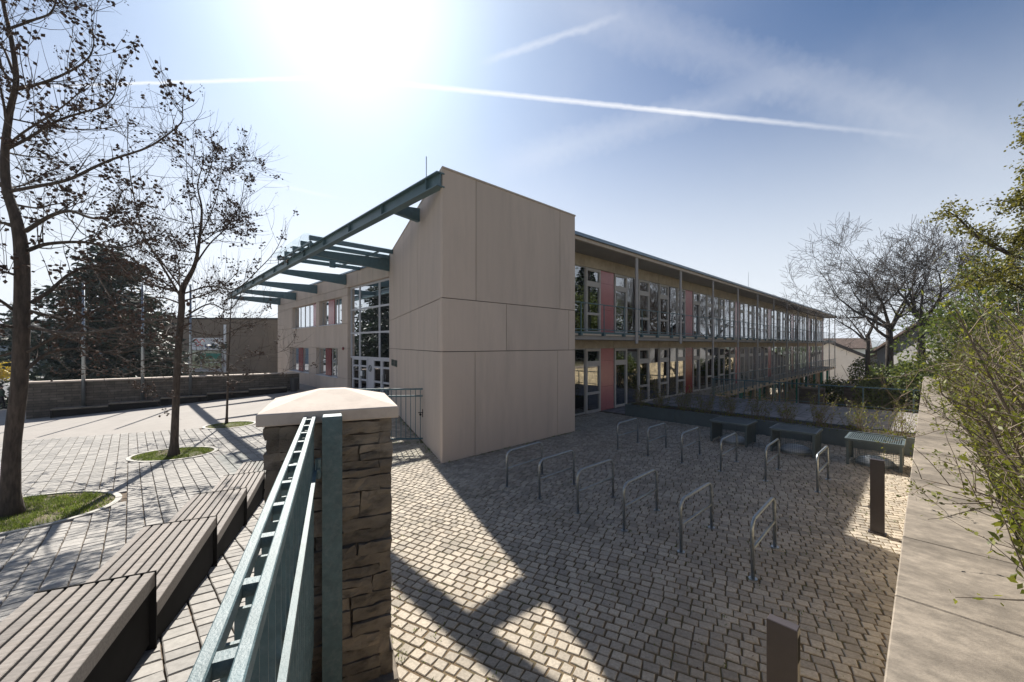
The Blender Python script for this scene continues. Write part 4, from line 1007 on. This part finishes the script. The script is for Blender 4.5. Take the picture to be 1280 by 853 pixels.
# planter shrubs
psl = ['beside the facade', 'second from the facade', 'third from the facade', 'behind the farthest cage', 'between the farthest and middle cages', 'behind the middle cage', 'right of the middle cage', 'left of the sunlit cage', 'behind the sunlit cage', 'beside the concrete ledge']
for i in range(10):
    random.seed(60+i); w = .0-.82*i; b = SW(9.38+random.uniform(-.15, .15), w, .4); t = thing('twiggy_shrub', 'twiggy planter shrub %s' % psl[i], 'shrub', b, 0, 'shrubs in the steel planter'); tw = MB(); lf = MB()
    for k in range(26):
        a = random.uniform(0, 6.28); q = shoot(tw, (random.gauss(0, .1), random.gauss(0, .16), 0), (math.cos(a)*.35, math.sin(a)*.35, 1), random.uniform(.4, 1.0), .008, 5, .1, .25, 3)
        for e in q[2:]:
            for _ in range(4): leaf(lf, e+rv(.04), random.uniform(.03, .065), .5)
            shoot(tw, e, side_dir(Vector((0, 0, 1)), .2), .2, .003, 3, .2, .3, 3)
    for k in range(90): leaf(lf, (random.gauss(0, .2), random.gauss(0, .28), .03), .06, .5, Vector((random.gauss(0, .5), random.gauss(0, .5), 1)))
    tw.build('branches', 'twig', t); lf.build('leaves', 'leaf', t)
# hedges and shrubs further off
def blobshrub(name, label, c, rx, ry, rz, n, m, seed, sz=.18, cat='shrub', group=None):
    random.seed(seed); t = thing(name, label, cat, c, 0, group); tw = MB(); lf = MB()
    for k in range(14): shoot(tw, (random.gauss(0, rx*.3), random.gauss(0, ry*.3), -.2), (random.gauss(0, .4), random.gauss(0, .4), 1), rz*1.3, .03, 4, .1, .2, 3)
    lobes = [(Vector((random.uniform(-.7, .7)*rx, random.uniform(-.7, .7)*ry, random.uniform(.3, .8)*rz)), random.uniform(.3, .55)) for _ in range(9)]
    for k in range(n):
        q, s = random.choice(lobes); d = rv().normalized()*random.uniform(.6, 1.0)
        p = q+Vector((d.x*rx*s, d.y*ry*s, d.z*rz*s*1.1)); 
        if p.z > -.1: leaf(lf, p, sz*random.uniform(.6, 1.3), .6)
    tw.build('branches', 'twig', t); lf.build('leaves', m, t)
blobshrub('garden_shrub', 'yellowish shrub in the sunken garden below the white gable', SW(46, -1.0, -3.9), 3.2, 2.4, 3.2, 7000, 'leafd', 71)
blobshrub('garden_shrub', 'dark bushy shrub between the white gable and the bare trees', P(1112, 500, 34), 2.2, 2, 2.9, 7000, 'leafd', 72)
blobshrub('garden_shrub', 'green shrub on the garden bank under the bare trees', P(1140, 520, 22), 2.8, 2, 2.6, 7000, 'leafd', 73)
blobshrub('garden_shrub', 'tall olive shrub behind the leafing bush at the right edge', P(1250, 520, 14), 2.6, 2, 3.6, 7000, 'leafd', 74, .14)
blobshrub('garden_shrub', 'low hedge beyond the garden wall coping', SW(43, -5.5, -2.0), 2.2, 2.6, 1.6, 5000, 'leafd', 75)
blobshrub('forsythia', 'yellow flowering forsythia by the street at the left edge', (-50.5, 39.3, -.7), 1.3, 1.2, 1.6, 900, 'yellow', 76, .22)
for i, (x, y, lab) in enumerate(((-75, 75, 'leafless grey tree far down the street'), (-52, 80, 'leafless grey tree behind the far blue-grey house'))):
    tree('street_tree', lab, (x, y, -.6), 3, (0, 0, .9), 3, .2, 3, [3, 3, 3], 80+i, None, spread=.8)

# ---------------------------------------------------------------- weeds along the walls and in joints
random.seed(90); wm = MB()
def weed(x, y, z, n, sz):
    for _ in range(n): leaf(wm, (x+random.gauss(0, sz*.6), y+random.gauss(0, sz*.6), z), sz*random.uniform(.5, 1.2), .22, Vector((random.gauss(0, .6), random.gauss(0, .6), 1)))
for k in range(70):
    s = random.uniform(.1, 5.2); p = SW(s, -.03-abs(random.gauss(0, .04))); weed(p[0], p[1], 0, 5, random.uniform(.02, .07))
for k in range(60):
    q = fl(random.uniform(.2, 9), -.05); p = SW(q[0], q[1]); weed(p[0], p[1], 0, 5, random.uniform(.03, .09))
for k in range(420):
    s, w = random.uniform(-3.5, 6.5), -7.75+abs(random.gauss(0, 1.6)); p = SW(s, w); weed(p[0], p[1], -.005, 4, random.uniform(.015, .045))
for i in range(6):
    for s in (.06, 1.1, 4.12):
        if random.random() < .75:
            for _ in range(4): p = SW(s+random.gauss(0, .12), -2.17-.86*i+random.gauss(0, .12)); weed(p[0], p[1], -.004, 5, .035)
for k in range(60):
    p = Vector((-.92, 3.2, 0))+Vector((F[0], F[1], 0))*random.uniform(-1, 4)+Vector((G[0], G[1], 0))*abs(random.gauss(0, .25)); weed(p.x, p.y, -.004, 5, .04)
for k in range(40):
    y = random.uniform(11.2, 11.5); weed(random.uniform(-4.4, -2.6), y, 0, 5, .05)
tag(wm.build('weeds', 'grass'), 'small green weeds and moss in the cobble joints and at the wall foot', 'weeds', kind='stuff')
random.seed(91); lm_ = MB()
for k in range(170):
    s, w = random.uniform(-5, 5), random.uniform(-7.6, -.3); p = SW(s, w); leaf(lm_, (p[0], p[1], .012), random.uniform(.015, .04), .6, Vector((random.gauss(0, 1), random.gauss(0, 1), .15)))
for k in range(120):
    t = random.uniform(-.5, 5); x, y = -2.2+F[0]*t+random.uniform(0, .5), 2.84+F[1]*t; leaf(lm_, (x, y, h1(x, y)+.012), random.uniform(.015, .04), .6, Vector((random.gauss(0, 1), random.gauss(0, 1), .15)))
tag(lm_.build('leaf_litter', 'pod'), 'scattered dead brown leaves and crumbs on the paving', 'leaf litter', kind='stuff')

# ---------------------------------------------------------------- neighbouring buildings
def house(name, label, loc, rz, L, D, hw, hr, wall, roof, wins=(), over=.35, cat='house', flat=False, chim=True, rt_=.2):
    t = thing(name, label, cat, loc, rz)
    if flat:
        MB().box(-L/2, L/2, -D/2, D/2, -.5, hw).build('wall', wall, t); MB().box(-L/2-.1, L/2+.1, -D/2-.1, D/2+.1, hw+.003, hw+.18).build('roof', roof, t)
    else:
        MB().oprism([(-D/2, -.5), (D/2, -.5), (D/2, hw), (0, hr), (-D/2, hw)], (-L/2, 0, 0), (0, 1, 0), (0, 0, 1), (1, 0, 0), L).build('wall', wall, t)
        k = (hr-hw)/(D/2)
        for sg in (-1, 1):
            e = D/2+over
            MB().oprism([(0, hr+.02), (sg*e, hw-over*k+.02), (sg*e, hw-over*k+.02+rt_), (0, hr+.02+rt_)][::sg], (-L/2-over, 0, 0), (0, 1, 0), (0, 0, 1), (1, 0, 0), L+2*over).build('roof', roof, t)
        ch = MB().box(L*.15, L*.15+.6, -.3, .3, hr-.6, hr+.9); ch.build('chimney', roof, t) if chim else None
    for x, y, z, w_, h_, side in wins:
        m = MB(); g = MB(); b = .07
        if side == 'f':
            yy = -D/2; m.box(x, x+w_, yy-.04, yy-.002, z, z+b); m.box(x, x+w_, yy-.04, yy-.002, z+h_-b, z+h_); m.box(x, x+b, yy-.04, yy-.002, z+b, z+h_-b); m.box(x+w_-b, x+w_, yy-.04, yy-.002, z+b, z+h_-b); m.box(x+w_/2-.03, x+w_/2+.03, yy-.038, yy-.002, z+b, z+h_-b); g.box(x+b, x+w_-b, yy-.02, yy-.004, z+b, z+h_-b)
        f = m.build('window', 'frame_w', t); g.build('pane', 'glass', f)
    return t
# gable house beyond the school (ridge runs away)
house('gable_house', 'white gabled house with dark roof edge beyond the far end of the school', (52.4, 65.9, -4.4), R(51.5), 10, 9.6, 5.0, 7.5, 'white', 'slate', chim=False, rt_=.5)
house('roof_house', 'white house with a dark brown roof rising just behind the gabled house', (63.5, 77, -4.4), R(-38), 8, 6, 6.6, 8.3, 'white', 'tile', chim=False)
house('tiled_house', 'house with a broad brown tiled roof behind the leafing bush', (44, 31.5, .6), 0, 22, 9, 1.6, 4.2, 'greywall', 'tile', [(-9, 0, .2, 1.2, 1.1, 'f'), (-6, 0, .2, 1.2, 1.1, 'f')])
house('pale_house', 'pale grey house glimpsed between the bare tree trunks', (50, 48, -2.6), R(25), 9, 8, 3.6, 5.6, 'greywall', 'tile', [(-3, 0, 1.2, 1.2, 1.3, 'f'), (.5, 0, 1.2, 1.2, 1.3, 'f')])
bb_ = house('shop_building', 'flat brown rendered building with a shop front behind the stone wall', (-33.0, 50, -.5), R(3), 16, 10, 6.2, 0, 'brown', 'slate', [], flat=True, cat='building')
sg = MB().box(-3.2, .1, -5.16, -5.03, 2.75, 4.1); sg_ = sg.build('sign', 'signw', bb_)
rm_ = MB(); rm_.tube([(-2.9+.12*i, -5.18, 3.75+.2*math.sin(i*1.1)) for i in range(10)], .05, 5); rm_.tube([(-2.8+.1*i, -5.18, 3.3+.14*math.cos(i*1.3)) for i in range(9)], .05, 5); rm_.build('red_script', 'signr', sg_)
lb = MB(); x = -1.75
for ch in ('E', 'E', 'K'):
    lb.box(x, x+.1, -5.2, -5.165, 2.95, 3.4)
    if ch == 'E':
        for z in (2.95, 3.13, 3.31): lb.box(x+.1, x+.34, -5.2, -5.165, z, z+.09)
    else:
        lb.bar((x+.1, -5.18, 3.17), (x+.34, -5.18, 3.38), .09, .035); lb.bar((x+.1, -5.18, 3.17), (x+.34, -5.18, 2.97), .09, .035)
    x += .45
lb.build('blue_lettering', 'signb', sg_)
MB().box(.2, .45, -5.1, -5.03, .2, 5.6).build('pale_strip', 'signw', bb_)
sh = MB(); sh.box(-3.6, .1, -5.12, -5.04, .3, .6); sh.box(-3.6, -3.5, -5.12, -5.04, .6, 2.7); sh.box(0, .1, -5.12, -5.04, .6, 2.7); sh.box(-2.3, -2.2, -5.12, -5.04, .6, 2.7); sh.box(-2.2, 0, -5.118, -5.04, 1.3, 1.38)
shf = sh.build('shop_window', 'frame_w', bb_); MB().box(-3.5, 0, -5.08, -5.05, .6, 2.7).build('pane', 'glass', shf); MB().box(-2.15, -.05, -5.35, -5.09, 1.75, 2.35).build('awning', 'signg', bb_)
house('town_house', 'blue-grey town house far down the street at the left', (-70, 62, -.6), R(15), 12, 9, 4.5, 7, 'blue_house', 'slate', [(-4, 0, 1, 1.3, 1.5, 'f'), (-1, 0, 1, 1.3, 1.5, 'f'), (2, 0, 1, 1.3, 1.5, 'f')])
house('town_house', 'pale town house far behind the dark evergreen', (-88, 100, -.6), R(20), 14, 10, 5.5, 9, 'pale', 'tile', [(-4, 0, 1, 1.3, 1.5, 'f'), (-1, 0, 1, 1.3, 1.5, 'f'), (2, 0, 1, 1.3, 1.5, 'f'), (-1, 0, 4, 1.3, 1.2, 'f')])
# far woods
random.seed(99); fwm = MB()
for k in range(9000):
    a = random.uniform(-1.25, 1.3); d = random.uniform(240, 380); x, y = math.sin(a)*d, math.cos(a)*d; hgt = (5+4*math.sin(a*17)+3*math.sin(a*41+1))
    leaf(fwm, (x, y, -4.5+max(.5, hgt)*random.random()**.7), random.uniform(1.5, 3.5), .7)
tag(fwm.build('distant_wood', 'leafd'), 'low distant line of woods along the horizon', 'woods', kind='stuff')

# ---------------------------------------------------------------- parked car and walking child
cr = thing('parked_car', 'small white car far down the street beside the left tree trunk', 'car', (-57.5, 47.3, -.62), R(60))
bd = MB().oprism([(-2, .25), (2, .25), (2.05, .55), (1.9, .8), (1.1, .92), (.5, 1.4), (-1.1, 1.42), (-1.7, .95), (-2.05, .85)], (0, -.82, 0), (1, 0, 0), (0, 0, 1), (0, 1, 0), 1.64); bd.build('body', 'carw', cr)
MB().oprism([(1.0, .93), (.48, 1.36), (-1.05, 1.38), (-1.55, .96)], (0, -.835, 0), (1, 0, 0), (0, 0, 1), (0, 1, 0), 1.67).build('windows', 'dark', cr)
for x in (-1.3, 1.3):
    for y in (-.85, .65): MB().tube([(x, y, .31), (x, y+.2, .31)], .31, 16).build('wheel', 'tyre', cr)
for y in (-.6, .6): MB().ell((2.0, y, .68), .06, .14, .08).build('headlight', 'signw', cr)
def person():
    Yp = 23.5; b = P(1, 512, Yp); t = thing('person', 'child in a dark green jacket and black trousers walking at the left edge', 'person', b, R(70)); k = 1.42/1.7
    J = {'pel': ((0, 0, .9), .13), 'bel': ((0, 0, 1.05), .125), 'che': ((0, 0, 1.25), .15), 'sh': ((0, 0, 1.38), .10), 'nec': ((0.01, 0, 1.46), .05), 'hd': ((.03, 0, 1.56), .085), 'hd2': ((.03, 0, 1.65), .075),
         'hl': ((.0, .09, .87), .09), 'kl': ((.16, .1, .5), .06), 'al': ((.14, .1, .08), .04), 'tl': ((.28, .1, .04), .035), 'hr': ((0, -.09, .87), .09), 'kr': ((-.06, -.1, .48), .06), 'ar': ((-.28, -.1, .12), .04), 'tr': ((-.17, -.1, .04), .035),
         'sl': ((0, .18, 1.36), .06), 'el': ((-.1, .24, 1.1), .045), 'wl': ((.0, .26, .86), .03), 'fl': ((.05, .26, .78), .03), 'sr': ((0, -.18, 1.36), .06), 'er': ((-.02, -.25, 1.1), .045), 'wr': ((.14, -.25, .9), .03), 'fr': ((.2, -.25, .84), .03)}
    E_ = [('pel','bel'),('bel','che'),('che','sh'),('sh','nec'),('nec','hd'),('hd','hd2'),('pel','hl'),('hl','kl'),('kl','al'),('al','tl'),('pel','hr'),('hr','kr'),('kr','ar'),('ar','tr'),('sh','sl'),('sl','el'),('el','wl'),('wl','fl'),('sh','sr'),('sr','er'),('er','wr'),('wr','fr')]
    names = list(J); me = bpy.data.meshes.new('body'); me.from_pydata([tuple(c*k for c in J[n_][0]) for n_ in names], [(names.index(a_), names.index(b_)) for a_, b_ in E_], []); me.materials.append(MT['skin'])
    o = bpy.data.objects.new('body', me); COL.objects.link(o); o.parent = t; md = o.modifiers.new('skin', 'SKIN')
    for i, n_ in enumerate(names): sv_ = me.skin_vertices[0].data[i]; sv_.radius = (J[n_][1]*k,)*2; sv_.use_root = n_ == 'pel'
    o.modifiers.new('sub', 'SUBSURF').levels = 1; o.modifiers['sub'].render_levels = 2
    def T(seq, rr, nm, m): 
        mb = MB()
        for sq, r_ in zip(seq, rr): mb.tube([tuple(c*k for c in q) for q in catmull(sq, 3)], [x*k for x in np.interp(np.linspace(0, 1, 3*(len(sq)-1)+1), np.linspace(0, 1, len(r_)), r_)], 10)
        mb.build(nm, m, t, True)
    g = lambda *a_: [J[x][0] for x in a_]
    T([g('pel', 'bel', 'che', 'sh'), g('sl', 'el', 'wl'), g('sr', 'er', 'wr'), g('sl', 'sh', 'sr')], [[.17, .16, .19, .12], [.085, .065, .045], [.085, .065, .045], [.085, .1, .085]], 'jacket', 'jacket')
    T([g('pel', 'hl', 'kl', 'al'), g('pel', 'hr', 'kr', 'ar')], [[.15, .115, .08, .065], [.15, .115, .08, .065]], 'trousers', 'trousers')
    MB().ell((.015*k, 0, 1.63*k), .10*k, .095*k, .10*k).build('hair', 'hair', t, True)
person()

hzm = bpy.data.materials.new('haze'); hzm.use_nodes = True; hn = hzm.node_tree; hn.nodes.clear()
ho = hn.nodes.new('ShaderNodeOutputMaterial'); pv = hn.nodes.new('ShaderNodeVolumePrincipled'); pv.inputs['Color'].default_value = (.80, .86, .95, 1); pv.inputs['Density'].default_value = .0004; pv.inputs['Anisotropy'].default_value = .1
hn.links.new(pv.outputs[0], ho.inputs['Volume'])
hzb = MB().box(-1950, 1950, -1850, 1950, -5.5, 45).build('haze', hzm); hzb['kind'] = 'stuff'; hzb['label'] = 'thin pale haze in the air over the far hills'; hzb['category'] = 'haze'
# ---------------------------------------------------------------- camera, sky, sun
cam = bpy.data.cameras.new('camera'); co = bpy.data.objects.new('camera', cam); COL.objects.link(co); scene.camera = co
co.location = (0, 0, 2.8); co.rotation_euler = (R(90), 0, 0); cam.sensor_width = 36; cam.lens = 14.0; cam.shift_y = .0039; cam.clip_start = .05; cam.clip_end = 6000
SUN_EL = R(40.1); SUN_AZ = math.atan2(-.382, .924)          # azimuth clockwise from +Y
sd = Vector((math.sin(SUN_AZ)*math.cos(SUN_EL), math.cos(SUN_AZ)*math.cos(SUN_EL), math.sin(SUN_EL)))
sl_ = bpy.data.lights.new('sun', 'SUN'); so = bpy.data.objects.new('sun', sl_); COL.objects.link(so)
sl_.energy = 5.0; sl_.angle = R(.5); sl_.color = (1, .95, .87); so.rotation_euler = sd.to_track_quat('Z', 'Y').to_euler(); so.location = (-10, 20, 30)
wld = bpy.data.worlds.new('World'); scene.world = wld; wld.use_nodes = True; nt = wld.node_tree; bg = nt.nodes['Background']
sk = nt.nodes.new('ShaderNodeTexSky'); sk.sky_type = 'NISHITA'; sk.sun_disc = False; sk.sun_elevation = SUN_EL; sk.sun_rotation = SUN_AZ; sk.altitude = 300; sk.air_density = 1.0; sk.dust_density = .7; sk.ozone_density = 3.0
tc = nt.nodes.new('ShaderNodeTexCoord'); sep = nt.nodes.new('ShaderNodeSeparateXYZ'); nt.links.new(tc.outputs['Generated'], sep.inputs[0])
def mth(op, a, b=None, clamp=False):
    n = nt.nodes.new('ShaderNodeMath'); n.operation = op; n.use_clamp = clamp
    for i, x in enumerate((a, b)):
        if x is None: continue
        if hasattr(x, 'is_output'): nt.links.new(x, n.inputs[i])
        else: n.inputs[i].default_value = x
    return n.outputs[0]
yy = mth('MAXIMUM', sep.outputs[1], .02); px_ = mth('DIVIDE', sep.outputs[0], yy); pz_ = mth('DIVIDE', sep.outputs[2], yy)
nz1 = noise(nt, 14, 6, tc.outputs['Generated']); nz2 = noise(nt, 3.2, 5, tc.outputs['Generated']); nz3 = noise(nt, 60, 4, tc.outputs['Generated'])
def mapr(x, a, b): 
    n = nt.nodes.new('ShaderNodeMapRange'); n.interpolation_type = 'SMOOTHSTEP'; nt.links.new(x, n.inputs[0]); n.inputs[1].default_value = a; n.inputs[2].default_value = b; return n.outputs[0]
def trail(line, width, x0, x1, f0, f1, amt, rag):
    d = mth('ABSOLUTE', mth('SUBTRACT', mth('ADD', pz_, mth('MULTIPLY', mth('SUBTRACT', nz3, .5), rag)), line))
    wv = width if hasattr(width, 'is_output') else width
    k = mth('SUBTRACT', 1.0, mth('DIVIDE', d, wv), True); k = mth('POWER', k, .8)
    k = mth('MULTIPLY', k, mapr(px_, x0, x0+f0)); k = mth('MULTIPLY', k, mth('SUBTRACT', 1, mapr(px_, x1-f1, x1)))
    return mth('MULTIPLY', k, amt)
l1 = mth('MINIMUM', mth('ADD', .686, mth('MULTIPLY', px_, .031)), mth('SUBTRACT', .6275, mth('MULTIPLY', px_, .102)))
t1 = trail(l1, mth('ADD', .005, mth('MULTIPLY', mapr(px_, -1.2, -.2), .004)), -1.25, 1.1, .18, .75, .7, .006)
l2 = mth('ADD', .735, mth('MULTIPLY', px_, .333)); t2 = trail(l2, .014, -.1, .32, .1, .2, .3, .02)
l3 = mth('ADD', .46, mth('MULTIPLY', px_, .29)); t3 = trail(l3, .05, -.1, .9, .2, .5, .16, .05)
l4 = mth('ADD', .275, mth('MULTIPLY', px_, -.215)); t4 = trail(l4, .006, -.8, -.4, .1, .1, .25, .004)
l5 = mth('SUBTRACT', .90, mth('MULTIPLY', px_, .33)); t5 = trail(l5, .09, -.0, 1.4, .3, .5, .14, .08)
cir = mth('MULTIPLY', mth('MULTIPLY', mapr(nz2, .45, .75), mapr(pz_, .1, .6)), .07)
tot = mth('MINIMUM', mth('ADD', mth('ADD', mth('ADD', t1, t2), mth('ADD', t3, t4)), mth('ADD', t5, cir)), .9)
dt = nt.nodes.new('ShaderNodeVectorMath'); dt.operation = 'DOT_PRODUCT'; nt.links.new(tc.outputs['Generated'], dt.inputs[0]); dt.inputs[1].default_value = sd
cosg = mth('MAXIMUM', dt.outputs['Value'], 0)
aur = mth('ADD', mth('MULTIPLY', mth('POWER', cosg, 5), 3.0), mth('MULTIPLY', mth('POWER', cosg, 40), 3.2))   # pale haze round the sun
aurc = mixc(nt, 1.0, (1, .98, .95), (1.0, .93, .85)); mulv = nt.nodes.new('ShaderNodeVectorMath'); mulv.operation = 'SCALE'; nt.links.new(aurc, mulv.inputs[0]); nt.links.new(aur, mulv.inputs['Scale'])
addv = nt.nodes.new('ShaderNodeVectorMath'); addv.operation = 'ADD'; skm = mixc(nt, 1.0, sk.outputs[0], (.13, .325, .475), 'MULTIPLY')
hz = mth('SUBTRACT', 1, mapr(sep.outputs[2], .03, .60))          # pale haze towards the horizon
skm = mixc(nt, mth('MULTIPLY', hz, .92), skm, (5.2, 5.45, 5.75)); nt.links.new(skm, addv.inputs[0]); nt.links.new(mulv.outputs[0], addv.inputs[1])
cl_ = mixc(nt, tot, addv.outputs[0], (6.6, 6.6, 6.7)); nt.links.new(cl_, bg.inputs['Color']); bg.inputs['Strength'].default_value = .086
vs_ = scene.view_settings; vs_.view_transform = 'Standard'; vs_.look = 'None'; vs_.exposure = 1.0; vs_.gamma = 1
